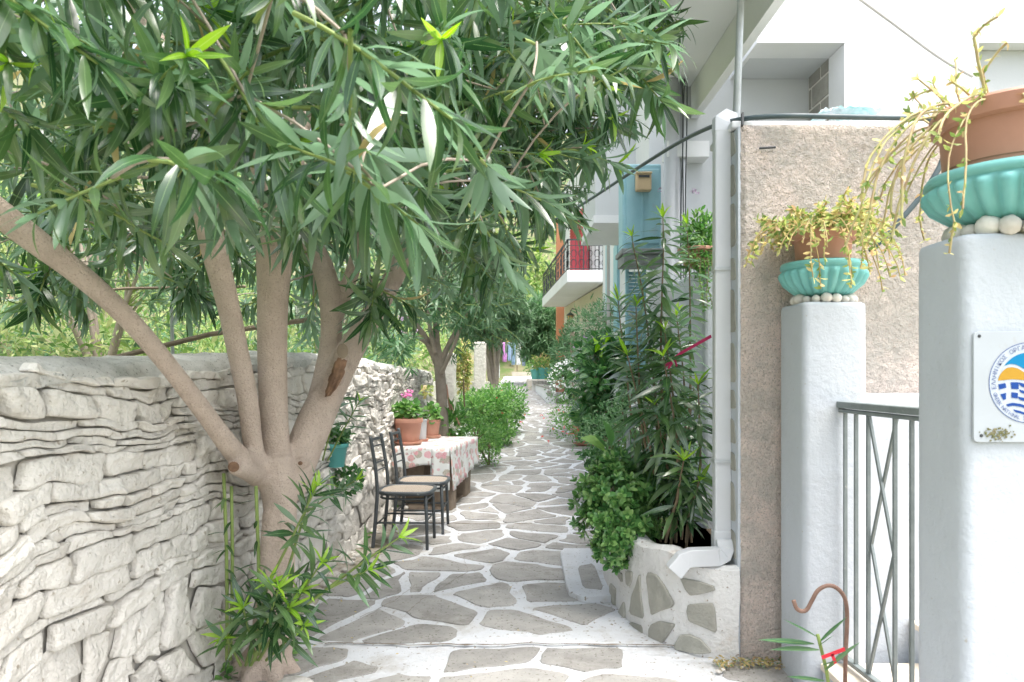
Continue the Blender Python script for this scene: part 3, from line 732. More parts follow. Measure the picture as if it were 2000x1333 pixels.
st.build('shoots', 'stemgreen', tree, smooth=True, kind='stuff'); tw.build('twigs', 'barkgrey', tree, smooth=True, kind='stuff')
print('canopy shoots', shoots, 'leaves', len(LV))

# basal shoots of the tree
bs = thing('oleander_suckers', 'young oleander shoots sprouting around the foot of the big tree trunk', 'plant', (-1.15, 3.2, 0))
LB = []; YB = []; sb = MB()
def stem_to(a, b, bend, LO, YO, SB, L=.12, tipn=8, r=.005, per=3, bare=.3, gap=.035, ang=(75, 25), hang=.15):
    pa, pb = P(*a), P(*b); d = pb-pa; shoot(pa, d+Vector((0, 0, bend)), d.length, LO, SB, gap=gap, L=L, grav=.05, tipout=YO, tipn=tipn, r=r, per=per, bare=bare, ang=ang, hang=hang, roll=.8)
for a, b, be, L_ in [((480, 1300, 3.2), (520, 1130, 2.95), 0, .12), ((490, 1300, 3.2), (590, 1150, 2.95), .05, .13), ((500, 1290, 3.15), (470, 1180, 2.95), 0, .12), ((505, 1290, 3.15), (640, 1110, 2.9), .08, .12),
                     ((510, 1280, 3.15), (560, 1190, 2.9), 0, .12), ((600, 1180, 3.0), (800, 1070, 2.95), .08, .11), ((640, 1150, 3.0), (740, 1120, 2.9), .03, .11), ((520, 1150, 3.0), (640, 940, 2.95), .05, .12),
                     ((520, 1290, 3.15), (600, 1210, 2.95), 0, .12), ((470, 1300, 3.15), (440, 1240, 3.0), 0, .11), ((560, 1120, 3.05), (610, 960, 3.0), 0, .11), ((495, 1290, 3.1), (555, 1150, 2.85), 0, .13)]:
    stem_to(a, b, be, LB, YB, sb, L_*1.3, 6, .005, 3, .3, .045)
for a, b in [((443, 1290, 3.12), (437, 925, 3.12)), ((450, 1290, 3.14), (452, 950, 3.14)), ((505, 1280, 3.1), (500, 950, 3.05))]:
    sb.tube(smoothpath([P(*a), (P(*a)+P(*b))/2+Vector((.008, 0, 0)), P(*b)], 1), .0075, 7)
    pa, pb = P(*a), P(*b)
    for k in range(7):
        q = pa+(pb-pa)*random.uniform(.3, .97); dd = rv(); dd.z = abs(dd.z)*.3-.2; dd.y = -abs(dd.y)
        LB.append((q, dd, Vector((0, 0, 1)), .10))
leaves(bs, LB, T_OL, 'ol', 150); leaves(bs, YB, T_OL, 'young', 40, 'young_leaf', 'young_foliage'); sb.build('stems', 'stemgreen', bs, smooth=True, kind='stuff')
# white kerb stones round the foot
for k, (x, y, w_, lab) in enumerate([(575, 1318, .16, 'white painted kerb stone right of the big tree foot'), (420, 1322, .10, 'small pale rock wedged between wall and tree foot')]):
    q = P(x, y, 3.12); mb = MB(); mb.ico((q.x, q.y, .01), w_*.6, (1, .7, .5), 14, 9, .05); o = mb.build('rock', 'wash', smooth=True, subsurf=1); tag(o, lab, 'stone')
# dirt strip and rubble along the wall foot
mb = MB(); yy2 = np.linspace(3.0, 8.4, 90); V = []
for y in yy2:
    wdt = .13+.11*max(0, nz(y*1.6, 3)+.25)+(.16 if 4.6 < y < 6.6 else 0)*(1-abs(y-5.6)); x0_ = wx(y)-.02
    for k in range(7):
        f = k/6; x = x0_+(wdt+.05*nz(y*7, 9)+.03*nz(y*19, 2))*f
        V.append((x, y, gz(y)+.020+.035*(1-f)**2+.010*nz(x*20, y*20)*(1-f)-(.012*f**3)))
mb.add(V, [(j*7+i, j*7+i+1, (j+1)*7+i+1, (j+1)*7+i) for j in range(89) for i in range(6)])
M['dirtstrip'] = mat('whitewashed_dirt', (.36, .32, .26), (.50, .46, .40), 14, 1, .9, 60, c3=(.20, .18, .12), s3=7, t3=(.5, .62), bump2=1, b2scale=25)
mb.build('dirt_strip', 'dirtstrip', smooth=True, kind='structure')
mb = MB()
for k in range(60):
    y = random.uniform(3.5, 7.2); x = wx(y)+abs(random.gauss(.05, .06)); q = random.uniform(.010, .035); mb.ico((x, y, gz(y)+.035), q, (1.3, 1, .6), 7, 5, .2)
for k in range(26):
    x = random.uniform(.95, 1.5); mb.ico((x, 3.37+random.gauss(0, .03), .012), random.uniform(.006, .016), (1.3, 1, .6), 6, 4, .2)
o = mb.build('rubble', 'wash', smooth=True, kind='stuff'); o['label'] = 'small whitewashed stone chips lying along the foot of the walls'
# weeds at the foot
wd = thing('weed_patch', 'low leafy weeds growing from cracks beside the big tree foot', 'weeds', (-.95, 3.2, 0)); wd['kind'] = 'stuff'; del wd['category']
Lw = []
for (x, y, n, r_) in [(545, 1290, 90, .10), (430, 1330, 60, .08), (760, 1005, 60, .1), (690, 1060, 90, .18), (640, 1080, 60, .2)]:
    d = EYE*F/(y-HY); bush(P(x, y, d)+Vector((0, 0, .02)), (r_, r_, .05), n, .03, Lw, .3)
leaves(wd, Lw, T_ROUND, 'fresh')

# ================================================================== CHAIRS
def chair(loc, rot, label):
    o = thing('cane_chair', label, 'chair', loc, 'dark metal chairs beside the table'); o.rotation_euler.z = rot
    def B(mb, name, m='chair', smooth=True, **k):
        q = mb.build(name, m, None, smooth, **k); q.parent = o; return q
    hw = .20
    for s in (-1, 1):
        B(MB().tube(smoothpath([(-.225, s*.185, 0), (-.20, s*.185, .25), (-.185, s*.185, .45), (-.20, s*.178, .62), (-.245, s*.172, .88)], 2), .0145, 8), 'rear_leg')
        B(MB().tube([(.20, s*.175, 0), (.195, s*.17, .2), (.185, s*.165, .435)], [.0125, .013, .014], 8), 'front_leg')
    def seatpoly(sc):
        return [(x*sc, y*sc) for x, y in chaikin([(-.20, -.17), (.02, -.205), (.21, -.185), (.225, 0), (.21, .185), (.02, .205), (-.20, .17)], 2, .22)]
    ring = seatpoly(1)
    B(MB().tube([(x, y, .442) for x, y in ring]+[(ring[0][0], ring[0][1], .442)], .0165, 8, False), 'seat_frame')
    B(MB().tube([(x*.93, y*.93, .40) for x, y in ring]+[(ring[0][0]*.93, ring[0][1]*.93, .40)], .009, 6, False), 'apron_ring')
    p = seatpoly(.96); n = len(p)
    mb = MB(); mb.add([(x, y, .447) for x, y in p]+[(x*.85, y*.85, .455) for x, y in p]+[(x*.4, y*.4, .449) for x, y in p]+[(0, 0, .447)],
                      [(i, (i+1) % n, (i+1) % n+n, i+n) for i in range(n)]+[(i+n, (i+1) % n+n, (i+1) % n+2*n, i+2*n) for i in range(n)]+[(2*n+i, 2*n+(i+1) % n, 3*n) for i in range(n)])
    B(mb, 'cane_seat', 'cane')
    for z, r_ in ((.215, .008), (.17, .007)):
        if z > .2:
            for s in (-1, 1): B(MB().tube([(-.205, s*.185, z), (.193, s*.17, z)], r_, 6), 'stretcher')
        else:
            B(MB().tube([(-.21, -.18, z+.02), (-.21, .18, z+.02)], r_, 6), 'stretcher'); B(MB().tube([(.195, -.17, z+.06), (.195, .17, z+.06)], r_, 6), 'stretcher')
    for z, w_ in ((.845, .022), (.79, .010), (.66, .012), (.60, .010)):
        xo = -.20-.045*max(0, (z-.6)/.27)
        pts_ = smoothpath([(xo, -.172, z), (xo-.028, 0, z), (xo, .172, z)], 2)
        mb = MB()
        for a, b in zip(pts_, pts_[1:]): mb.bar(a, b, .008, w_)
        B(mb, 'back_rail', smooth=False)
    return o
chair((-.845, 5.72, 0), R(-3), 'black metal chair with cane seat, the nearer of the two beside the table')
chair((-.775, 6.21, .0), R(-2), 'black metal chair with cane seat, standing between the near chair and the table')

# ================================================================== TABLE, cloth, pots
TZ = .665
tb = thing('wooden_table', 'low table on rough wooden blocks under a floral cloth by the stone wall', 'table', (-.85, 7.4, 0))
ca = math.atan2(.22, 1.2)          # the table leans a little towards the right going away
def tp(u, v, z):                   # u across from left edge, v along
    x0, y0 = -1.14, 6.82; return (x0+u*math.cos(-ca)+v*math.sin(ca), y0+u*math.sin(-ca)*.3+v*math.cos(ca), z)
def tbox(mb, u0, u1, v0, v1, z0, z1, tw=0):
    vs = [tp(u, v, z) for z in (z0, z1) for u, v in ((u0, v0), (u1, v0), (u1, v1), (u0, v1))]
    if tw: vs = [(x+(tw if i > 3 else 0)*(1 if i in (5, 6) else -.4), y, z) for i, (x, y, z) in enumerate(vs)]
    return mb.add(vs, [(3, 2, 1, 0), (4, 5, 6, 7), (0, 1, 5, 4), (1, 2, 6, 5), (2, 3, 7, 6), (3, 0, 4, 7)])
TW, TL = .56, 1.15
tbox(MB(), .01, TW-.01, .01, TL-.01, TZ-.035, TZ-.006).build('tabletop', 'wood', tb, bevel=.004)
tbox(MB(), .05, .37, .03, .05, TZ-.16, TZ-.036).build('board', 'wood', tb, bevel=.003)
tbox(MB(), .37, .55, .10, .28, gz(7), TZ-.036, .015).build('wooden_block', 'wood', tb, bevel=.012)
tbox(MB(), .36, .53, .75, .95, gz(7.6), TZ-.036, .01).build('wooden_block', 'wood', tb, bevel=.012)
tbox(MB(), .03, .22, .30, .52, gz(7), TZ-.036, 0).build('wooden_block', 'wood', tb, bevel=.012)
mb = MB()
for (u, v) in ((.30, .05), (.10, .12)): tbox(mb, u, u+.2, v, v+.9, .05, .09)
mb.build('low_shelf', 'wood', tb, bevel=.004)
# cloth
cl = MB(); NU, NV = 20, 36
def wav(a): return .006*math.sin(a*26)+.006*math.sin(a*57+1)
V = [tp(u*TW/NU, v*TL/NV, TZ+.0015*nz(u*.5, v*.5)) for v in range(NV+1) for u in range(NU+1)]
cl.add(V, [(j*(NU+1)+i, j*(NU+1)+i+1, (j+1)*(NU+1)+i+1, (j+1)*(NU+1)+i) for j in range(NV) for i in range(NU)])
def hang(n0, n1, edge, lens):      # curtain of cloth
    V = []; rows = 8
    for k in range(n0, n1+1):
        for r_ in range(rows+1): V.append(edge(k, r_/rows, lens(k)))
    cl.add(V, [(i*(rows+1)+r_, i*(rows+1)+r_+1, (i+1)*(rows+1)+r_+1, (i+1)*(rows+1)+r_) for i in range(n1-n0) for r_ in range(rows)])
hang(0, 14, lambda k, r_, L_: tp(k*TW/NU, -.004-.006*r_-wav(k*.028)*r_, TZ-L_*r_), lambda k: .185+.02*math.sin(k*.4))
hang(14, 20, lambda k, r_, L_: tp(k*TW/NU, -.010-.012*r_-wav(k*.03+2)*r_*1.5, TZ-L_*r_), lambda k: .41+.008*math.sin(k*.9))
hang(0, 36, lambda k, r_, L_: tp(TW+.004+.018*r_+wav(k*.032)*r_*2, k*TL/NV, TZ-L_*r_), lambda k: .41-.13*min(1, k/30.)**1.5+.01*math.sin(k*.5))
o = cl.build('tablecloth', 'cloth', smooth=True, sharp=50); tag(o, 'white oilcloth printed with pink flowers hanging over the low table', 'tablecloth')
o.modifiers.new('t', 'SOLIDIFY').thickness = .0015

def pot_prof(r1, r0, h, lip=.012, th=.006):
    return [(0, 0), (r0, 0), (lerp(r0, r1, .8), h*.80), (r1-.002, h*.82), (r1+lip*.4, h*.84), (r1+lip*.5, h*.97), (r1+lip*.3, h), (r1-th, h), (r1-th-.002, h*.88), (0, h*.86)]
def potted(name, label, cat, c, r1, r0, h, m='terra', saucer=True, group=None):
    o = thing(name, label, cat, c, group)
    MB().lathe(pot_prof(r1, r0, h), (c[0], c[1], c[2]+(.012 if saucer else 0)), 32).build('pot', m, o, smooth=True, sharp=40)
    if saucer: MB().lathe([(0, 0), (r0*1.15, 0), (r0*1.38, .03), (r0*1.33, .032), (r0*1.1, .010), (0, .008)], c, 32).build('saucer', m, o, smooth=True, sharp=50)
    return o
def geranium(o, c, rad, n, flw=None, m='fresh', size=.05, nind=50):
    L_ = []; bush(c, rad, n, size, L_, .3, up=1.2)
    leaves(o, L_, T_ROUND, m, nind)
    mb = MB()
    for k in range(9):
        v = rv(); mb.tube([Vector(c)-Vector((0, 0, rad[2]*.9)), Vector(c)+Vector((v.x*rad[0]*.6, v.y*rad[1]*.6, v.z*rad[2]*.4))], .004, 5, False)
    mb.build('stems', 'stemgreen', o, kind='stuff')
    if flw:
        pts_, mm = flw
        for q in pts_:
            f = [Vector(q)+rv()*.028 for _ in range(16)]; flowers(o, f, .012, mm, 'flower_head', False)
g = potted('potted_geranium', 'terracotta pot with pink flowering geranium at the near left of the table', 'potted plant', P(797, 872, 7.05)[:2]+(TZ+.002,) if False else (P(797, 0, 7.08).x, 7.08, TZ+.002), .142, .105, .245, group='pots on the low table')
geranium(g, (P(797, 0, 7.08).x, 7.08, TZ+.33), (.13, .12, .08), 170, ([P(790, 772, 7.0), P(800, 768, 7.0), P(797, 775, 6.98)], 'pinkp'), size=.055)
MB().add(*(lambda: ([Vector(P(808, 768, 7))+Vector((0, 0, 0)), Vector(P(790, 790, 7)), Vector(P(791, 790, 7.01))], [(0, 1, 2)]))()).build('flower_stalk', 'stemgreen', g)
g = potted('potted_geranium', 'small terracotta pot with yellowish geranium leaves behind the pink geranium', 'potted plant', (P(842, 0, 7.75).x, 7.75, TZ+.002), .10, .08, .19, group='pots on the low table')
geranium(g, (P(843, 0, 7.75).x, 7.75, TZ+.26), (.11, .10, .09), 120, None, size=.05)
g2 = []; bush(P(835, 765, 7.8), (.07, .06, .05), 30, .045, g2, .2); leaves(g, g2, T_ROUND, 'yell', 20, 'yellow_leaf', 'yellow_foliage')
o = thing('grey_planter', 'tall narrow grey plastic planter wedged between the two terracotta pots', 'planter', (P(825, 0, 7.4).x, 7.4, TZ+.002), 'pots on the low table')
MB().lathe([(0, 0), (.055, 0), (.062, .2), (.066, .2), (.066, .215), (.058, .215), (.055, .2), (0, .19)], (P(822, 0, 7.4).x, 7.4, TZ+.012), 24).build('body', 'greyplastic', o, smooth=True, sharp=40)
MB().lathe([(0, 0), (.07, 0), (.085, .025), (.08, .025), (0, .008)], (P(822, 0, 7.4).x, 7.4, TZ+.002), 24).build('saucer', 'terra', o, smooth=True, sharp=40)

# teal pot by the wall
c = P(655, 912, 4.9)
o = thing('teal_pot', 'teal plastic pot of trailing green ivy fixed to the stone wall behind the tree', 'potted plant', c)
MB().lathe(pot_prof(.085, .06, .16), c, 28).build('pot', 'tealpot', o, smooth=True, sharp=40)
MB().tube([c+Vector((-.1, .0, .15)), c+Vector((-.19, 0, .17)), c+Vector((-.19, 0, .05))], .006, 6).build('bracket', 'iron', o)
L_ = []; bush(c+Vector((-.04, .02, .20)), (.16, .10, .07), 220, .045, L_, .2); bush(c+Vector((.06, .03, -.10)), (.14, .06, .10), 120, .045, L_, .2)
leaves(o, L_, T_HEART, 'ivy', 60)
# sprig above teal pot
o = thing('oleander_sprig', 'thin oleander shoots rising beside the teal pot against the stone wall', 'plant', P(660, 1000, 4.6))
L_ = []; Y_ = []; sb = MB()
for a, b in [((630, 900, 4.5), (668, 750, 4.4)), ((640, 900, 4.5), (700, 780, 4.5)), ((600, 1000, 4.3), (700, 930, 4.2))]: stem_to(a, b, 0, L_, Y_, sb, .13, 5, .004, 3, .35)
leaves(o, L_, T_OL, 'ol2', 80); leaves(o, Y_, T_OL, 'young', 0, stuff='young_foliage'); sb.build('stems', 'stemgreen', o, kind='stuff')

# ================================================================== RIGHT: planter with flagstones
PL = [(.66, 5.35), (.60, 4.75), (.60, 4.42), (.625, 4.05), (.69, 3.78), (.80, 3.60), (.92, 3.50), (1.04, 3.44), (1.09, 3.43)]
pls = [tuple(v[:2]) for v in smoothpath([(x, y, 0) for x, y in PL], 2)]
planter = thing('stone_planter', 'curved whitewashed planter faced with grey stones below the downpipe', 'planter', (.9, 4.2, 0))
def plz(x, y): return .455+.035*nz(x*5, y*4)+interp(x, [(.6, .03), (.80, .02), (.9, -.02), (1.0, -.02)])
mb = MB(); V = []; K = len(pls); rows = 12
for (x, y) in pls:
    for r_ in range(rows+1):
        z = lerp(-.05, plz(x, y), r_/rows); i = pls.index((x, y)); V.append((x+.012*nz(x*8, z*6, y*6), y+.01*nz(x*8, z*6, y*6+4), z))
mb.add(V, [(i*(rows+1)+r_, i*(rows+1)+r_+1, (i+1)*(rows+1)+r_+1, (i+1)*(rows+1)+r_) for i in range(K-1) for r_ in range(rows)])
# rim
V = []
for i, (x, y) in enumerate(pls):
    a = Vector(pls[max(0, i-1)]); b = Vector(pls[min(K-1, i+1)]); d = (b-a).normalized(); inn = Vector((-d.y, d.x)) if True else None
    if inn.dot(Vector((1.0, 4.4))-Vector((x, y))) < 0: inn = -inn
    z = plz(x, y)
    V += [(x+.012*nz(x*8, z*6, y*6), y+.01*nz(x*8, z*6, y*6+4), z), (x+inn.x*.03, y+inn.y*.03, z+.018), (x+inn.x*.09, y+inn.y*.09, z+.012), (x+inn.x*.11, y+inn.y*.11, z-.08)]
mb.add(V, [(i*4+k, i*4+k+1, (i+1)*4+k+1, (i+1)*4+k) for i in range(K-1) for k in range(3)])
M['planterwash'] = mat('planter_whitewash', (.74, .74, .73), (.66, .65, .63), 4, .9, .6, 50, c3=(.54, .45, .37), s3=4, t3=(.58, .72), bump2=.6, b2scale=14, alpha3=.7, speck=((.35, .3, .25), 50, .66))
mb.build('planter_wall', 'planterwash', planter, smooth=True)
MB().prism([(x+.03, y+.03) for x, y in pls[::-1]]+[(1.3, 3.5), (1.3, 5.4)][::1], .1, .40).build('soil', 'soil', planter)
def onplanter(px, py):
    k = (px-HX)/F
    for i in range(K-1, 0, -1):
        (x1, y1), (x0, y0) = pls[i-1], pls[i]
        f0 = x0-k*y0; f1 = x1-k*y1
        if f0*f1 <= 0 and abs(f0-f1) > 1e-9:
            t = f0/(f0-f1); x = lerp(x0, x1, t); y = lerp(y0, y1, t); d = Vector((x1-x0, y1-y0)).normalized(); n_ = Vector((d.y, -d.x))
            if n_.dot(Vector((x, y))) > 0: n_ = -n_
            return Vector((x, y, EYE-(py-HY)*y/F)), Vector((n_.x, n_.y, 0))
    return None
ST = [[(475, 480), (540, 500), (600, 590), (665, 715), (640, 745), (560, 770), (500, 800), (485, 720), (478, 640), (462, 520)], [(725, 515), (850, 540), (975, 580), (985, 610), (890, 635), (800, 650), (760, 600)],
      [(785, 725), (880, 718), (965, 715), (985, 760), (998, 940), (890, 890), (790, 850), (775, 780)], [(500, 880), (560, 855), (665, 880), (660, 900), (610, 975), (560, 1045), (480, 990), (480, 920)],
      [(720, 965), (790, 960), (880, 1000), (960, 1095), (860, 1105), (690, 1075), (680, 1040)], [(405, 490), (415, 620), (440, 830), (330, 790), (350, 650), (380, 580)], [(330, 862), (425, 890), (435, 1020), (330, 950)],
      [(285, 700), (288, 935), (215, 860), (250, 770)], [(175, 560), (215, 610), (205, 750), (190, 860), (178, 700)], [(225, 470), (265, 480), (268, 550), (245, 510)], [(300, 470), (350, 470), (345, 540), (320, 580), (305, 560)]]
M['facing'] = mat('green_grey_stone', (.32, .32, .28), (.40, .39, .345), 8, .85, .6, 70, c3=(.46, .34, .22), s3=7, t3=(.68, .8), rnd=.12, bump2=.4, b2scale=16)
for poly in ST:
    pcx = sum(u for u, v in poly)/len(poly); pcy = sum(v for u, v in poly)/len(poly); poly = [(pcx+(u-pcx)*1.05, pcy+(v-pcy)*1.05) for u, v in poly]; poly = chaikin(poly, 1, .12); h = [onplanter(1150+u/4.0025, 1000+v/4.0025) for u, v in poly]
    if any(q is None for q in h): continue
    n = len(h); c = sum((q[0] for q in h), Vector())/n; nn = sum((q[1] for q in h), Vector()).normalized()
    V = [q[0]-q[1]*.03 for q in h]+[q[0]+q[1]*.010 for q in h]+[c+(q[0]-c)*.93+q[1]*.014 for q in h]+[c+nn*.016]
    mb = MB().add(V, [(i, (i+1) % n, (i+1) % n+n, i+n) for i in range(n)]+[(i+n, (i+1) % n+n, (i+1) % n+2*n, i+2*n) for i in range(n)]+[(2*n+i, 2*n+(i+1) % n, 3*n) for i in range(n)])
    recenter(mb.build('facing_stone', 'facing', planter))
# low step beside the planter
o = thing('stone_step', 'low whitewashed step with grey slab beside the curved planter', 'step', (.5, 4.7, 0))
poly = chaikin([(.34, 4.40), (.42, 4.27), (.64, 4.30), (.64, 5.45), (.36, 5.45)], 1, .12)
MB().prism(poly, -.02, .045).build('step_block', 'paint', o, smooth=False, bevel=.006)
MB().prism(chaikin([(.44, 4.44), (.565, 4.40), (.57, 5.0), (.45, 4.92)], 1, .12), .04, .051).build('slab', 'flag', o, bevel=.003)

# jade plant
jd = thing('jade_plant', 'rounded jade bush with thick glossy leaves spilling over the planter rim', 'plant', (.62, 4.15, .42))
L_ = []
for c, r_, n in [(P(1215, 980, 4.15), (.20, .20, .17), 50), (P(1170, 960, 4.2), (.13, .15, .15), 26), (P(1250, 950, 4.2), (.14, .15, .15), 26), (P(1205, 1055, 4.0), (.11, .10, .12), 22), (P(1240, 1035, 4.0), (.12, .10, .11), 20), (P(1165, 1025, 4.08), (.11, .10, .10), 18), (P(1200, 915, 4.25), (.13, .13, .09), 20)]:
    for k in range(int(n*2.9)):
        v = rv(); 
        if v.y > .7: continue
        v = v*random.uniform(.55, 1.08)
        q = 1+.3*nz(v.x*2, v.y*2, v.z*2); p = c+Vector((v.x*r_[0], v.y*r_[1], v.z*r_[2]))*q; d = (v.normalized()+Vector((0, 0, .25))+rv()*.3).normalized()
        x = d.cross(Vector((0, 0, 1))); x = x.normalized() if x.length > .01 else Vector((1, 0, 0)); y = x.cross(d)
        for lv in range(3):
            for s in range(4 if lv < 2 else 2):
                a = s*math.pi/2*(1 if lv < 2 else 2)+lv*.8; rad = x*math.cos(a)+y*math.sin(a); an = R((75, 50, 20)[lv])
                L_.append((p+d*.014*lv, d*math.cos(an)+rad*math.sin(an), d*math.sin(an)-rad*math.cos(an), random.uniform(.040, .058)*(1, .9, .65)[lv]))
leaves(jd, L_, T_JADE, 'jade', 300)
mb = MB()
for k in range(26):
    v = rv(); c = P(1215, 985, 4.2); mb.tube([Vector((.72, 4.2, .42)), c+v*.06, c+Vector((v.x*.2, v.y*.15, v.z*.16))], [.014, .010, .006], 6, False)
mb.build('stems', 'stembrown', jd, smooth=True, kind='stuff')

# tall oleander in the planter
ot = thing('tall_oleander', 'tall upright oleander shrub growing in the planter behind the downpipe', 'shrub', (.9, 4.2, .4))
L_ = []; Y_ = []; sb = MB()
for (a, b, L0, n) in [((1320, 1070, 4.15), (1288, 425, 4.15), .16, 6), ((1330, 1070, 4.2), (1342, 430, 4.35), .12, 5), ((1300, 1060, 4.2), (1250, 450, 4.3), .12, 5), ((1290, 1060, 4.15), (1240, 600, 4.2), .16, 5), ((1320, 1060, 4.1), (1300, 640, 4.05), .16, 5), ((1310, 1070, 4.0), (1310, 690, 3.9), .19, 6), ((1340, 1070, 4.0), (1365, 740, 3.85), .16, 5),
                      ((1300, 1060, 3.9), (1335, 890, 3.75), .16, 7), ((1340, 1060, 3.9), (1372, 930, 3.75), .15, 6), ((1290, 1050, 4.1), (1228, 690, 4.1), .17, 6),
                      ((1280, 1050, 4.3), (1205, 580, 4.6), .15, 5), ((1350, 1060, 4.1), (1335, 610, 4.2), .16, 4), ((1320, 1060, 4.1), (1280, 790, 3.95), .18, 5)]:
    pa_, pb_ = P(*a), P(*b); mid_ = (pa_+pb_)/2+Vector((random.uniform(-.05, .05), random.uniform(-.04, .04), 0))
    sb.tube(smoothpath([pa_, (pa_+mid_)/2+rv()*.01, mid_], 1), .008, 6, False)
    for (u_, v_, st_) in ((pa_, mid_, .35), (mid_, pb_, 0)):
        dl_ = v_-u_; shoot(u_, dl_, dl_.length, L_, sb, gap=.038, L=L0*1.08, grav=.03, tipout=Y_ if v_ is pb_ else None, tipn=n, r=.005, per=4, bare=st_, ang=(88, 35) if v_ is pb_ else (88, 80), hang=random.uniform(.2, .7), roll=.6)
leaves(ot, L_, T_OL, 'ol', 290); leaves(ot, Y_, T_OL, 'young', 0, stuff='young_foliage'); sb.build('stems', 'stembrown', ot, smooth=True, kind='stuff')
fl = [P(1357, 372, 4.3), P(1362, 378, 4.3), P(1352, 376, 4.3), P(1290, 372, 4.1)]; flowers(ot, [p+rv()*.01 for p in fl for _ in range(3)], .010, 'mauvep', 'flower_buds')
# magenta ribbon
mb = MB(); pa, pb, pc = P(1300, 715, 3.95), P(1330, 690, 3.9), P(1389, 657, 3.72)
for a, b in ((pa, pb), (pb, pc)): mb.bar(a, b, .004, .016)
mb.bar(P(1318, 702, 3.92), P(1305, 720, 3.9), .003, .012); mb.bar(P(1318, 702, 3.92), P(1322, 716, 3.9), .003, .012)
tag(mb.build('ribbon', 'ribbonpink'), 'magenta ribbon tying the tall oleander to the downpipe', 'ribbon')

# ================================================================== rough pink wall with stone edge
pw = thing('garden_wall', 'tall rough pinkish rendered wall beside the white gate pillar', 'wall', (1.6, 3.45, 0))
X0, X1, YF, ZT = 1.10, 3.2, 3.44, 2.575
mb = MB(); nx_, nz_ = 150, 190
V = []
for i in range(nx_+1):
    x = lerp(X0, X1, (i/nx_)**1.3)
    for j in range(nz_+1):
        z = lerp(-.05, ZT, j/nz_); e = min(1, (x-X0)/.02, (ZT-z)/.02)
        V.append((x+.004*nz(z*9, 3), YF+.006*nz(x*3, z*3)*e+.005*nz(x*45, z*45)+.004*nz(x*90, z*90)+.012*(1-e), z+(.006*nz(x*8, 1) if j == nz_ else 0)))
mb.add(V, [(i*(nz_+1)+j, (i+1)*(nz_+1)+j, (i+1)*(nz_+1)+j+1, i*(nz_+1)+j+1) for i in range(nx_) for j in range(nz_)])
mb.build('rendered_face', 'pinkwall', pw, smooth=True)
MB().box(X0+.006, X1, YF+.016, YF+.42, 0, ZT-.004).build('wall_core', 'plaster2', pw)
MB().box(X0-.03, X1, YF+.05, YF+.44, ZT+.0, ZT+.035).build('coping', 'plaster2', pw, bevel=.008)
MB().box(X0-.012, X0+.004, YF+.012, YF+.40, .42, ZT-.01).build('edge_mortar', 'plaster', pw, bevel=.004)
z = .47
while z < 2.45:
    h = random.uniform(.09, .22); a = random.uniform(-.02, .02)
    poly = chaikin([(YF+.035, z), (YF+.26, z+a), (YF+.25, z+h), (YF+.04+random.uniform(0, .03), z+h-abs(a))], 2, .10)
    mb = MB(); n = len(poly); V = [(X0-.010, y_, z_) for y_, z_ in poly]+[(X0-.017, y_, z_) for y_, z_ in poly]
    mb.add(V, [tuple(range(n, 2*n)), ]+[(i, i+n, (i+1) % n+n, (i+1) % n) for i in range(n)]); recenter(mb.build('facing_stone', 'facing', pw)); z += h+random.uniform(.03, .05)
# lower side return stones
MB().box(X0-.035, X0-.0, YF+.004, YF+.06, 0, .44).build('edge_mortar', 'plaster', pw, bevel=.01)
for z0, z1 in ((.05, .22), (.26, .41)):
    MB().prism([(X0-.039, YF+.012), (X0-.034, YF+.012), (X0-.034, YF+.052), (X0-.039, YF+.052)], z0, z1).build('facing_stone', 'facing', pw)
# small iron stub and dirt at the foot
MB().tube([P(1483, 290, 3.41), P(1515, 288, 3.40)], .006, 6).build('iron_stub', 'iron', pw)
db = thing('leaf_litter', 'x', 'x', (1.2, 3.35, 0)); del db['category']; db['kind'] = 'stuff'; db['label'] = 'dry leaf litter and dirt along the foot of the pink wall'
L_ = [(Vector((random.uniform(.95, 1.5), random.gauss(3.37, .035), .018+random.random()*.012)), Vector((random.gauss(0, 1), random.gauss(0, 1), random.gauss(0, .15))), Vector((random.gauss(0, .4), random.gauss(0, .4), 1)), random.uniform(.008, .03)) for _ in range(420)]
leaves(db, L_, T_SMALL, 'dry')
L_ = [(Vector((random.uniform(.95, 1.5), random.gauss(3.37, .03), .016+random.random()*.01)), Vector((random.gauss(0, 1), random.gauss(0, 1), random.gauss(0, .15))), Vector((random.gauss(0, .4), random.gauss(0, .4), 1)), random.uniform(.006, .02)) for _ in range(260)]
leaves(db, L_, T_SMALL, 'fern', stuff='leaf_bits')
L_ = []
for k in range(420):
    y = 3.2+random.random()**1.5*9; x = random.uniform(-1.1, 1.0) if random.random() < .45 else random.choice([wx(y)+.1+abs(random.gauss(0, .12)), .55+random.gauss(0, .05)])
    if y < 5.4 and x > .36: continue
    L_.append((Vector((x, y, gz(y)+.020)), Vector((random.gauss(0, 1), random.gauss(0, 1), .05)), Vector((random.gauss(0, .3), random.gauss(0, .3), 1)), random.uniform(.006, .022)))
leaves(db, L_, T_SMALL, 'dry', stuff='scattered_bits')

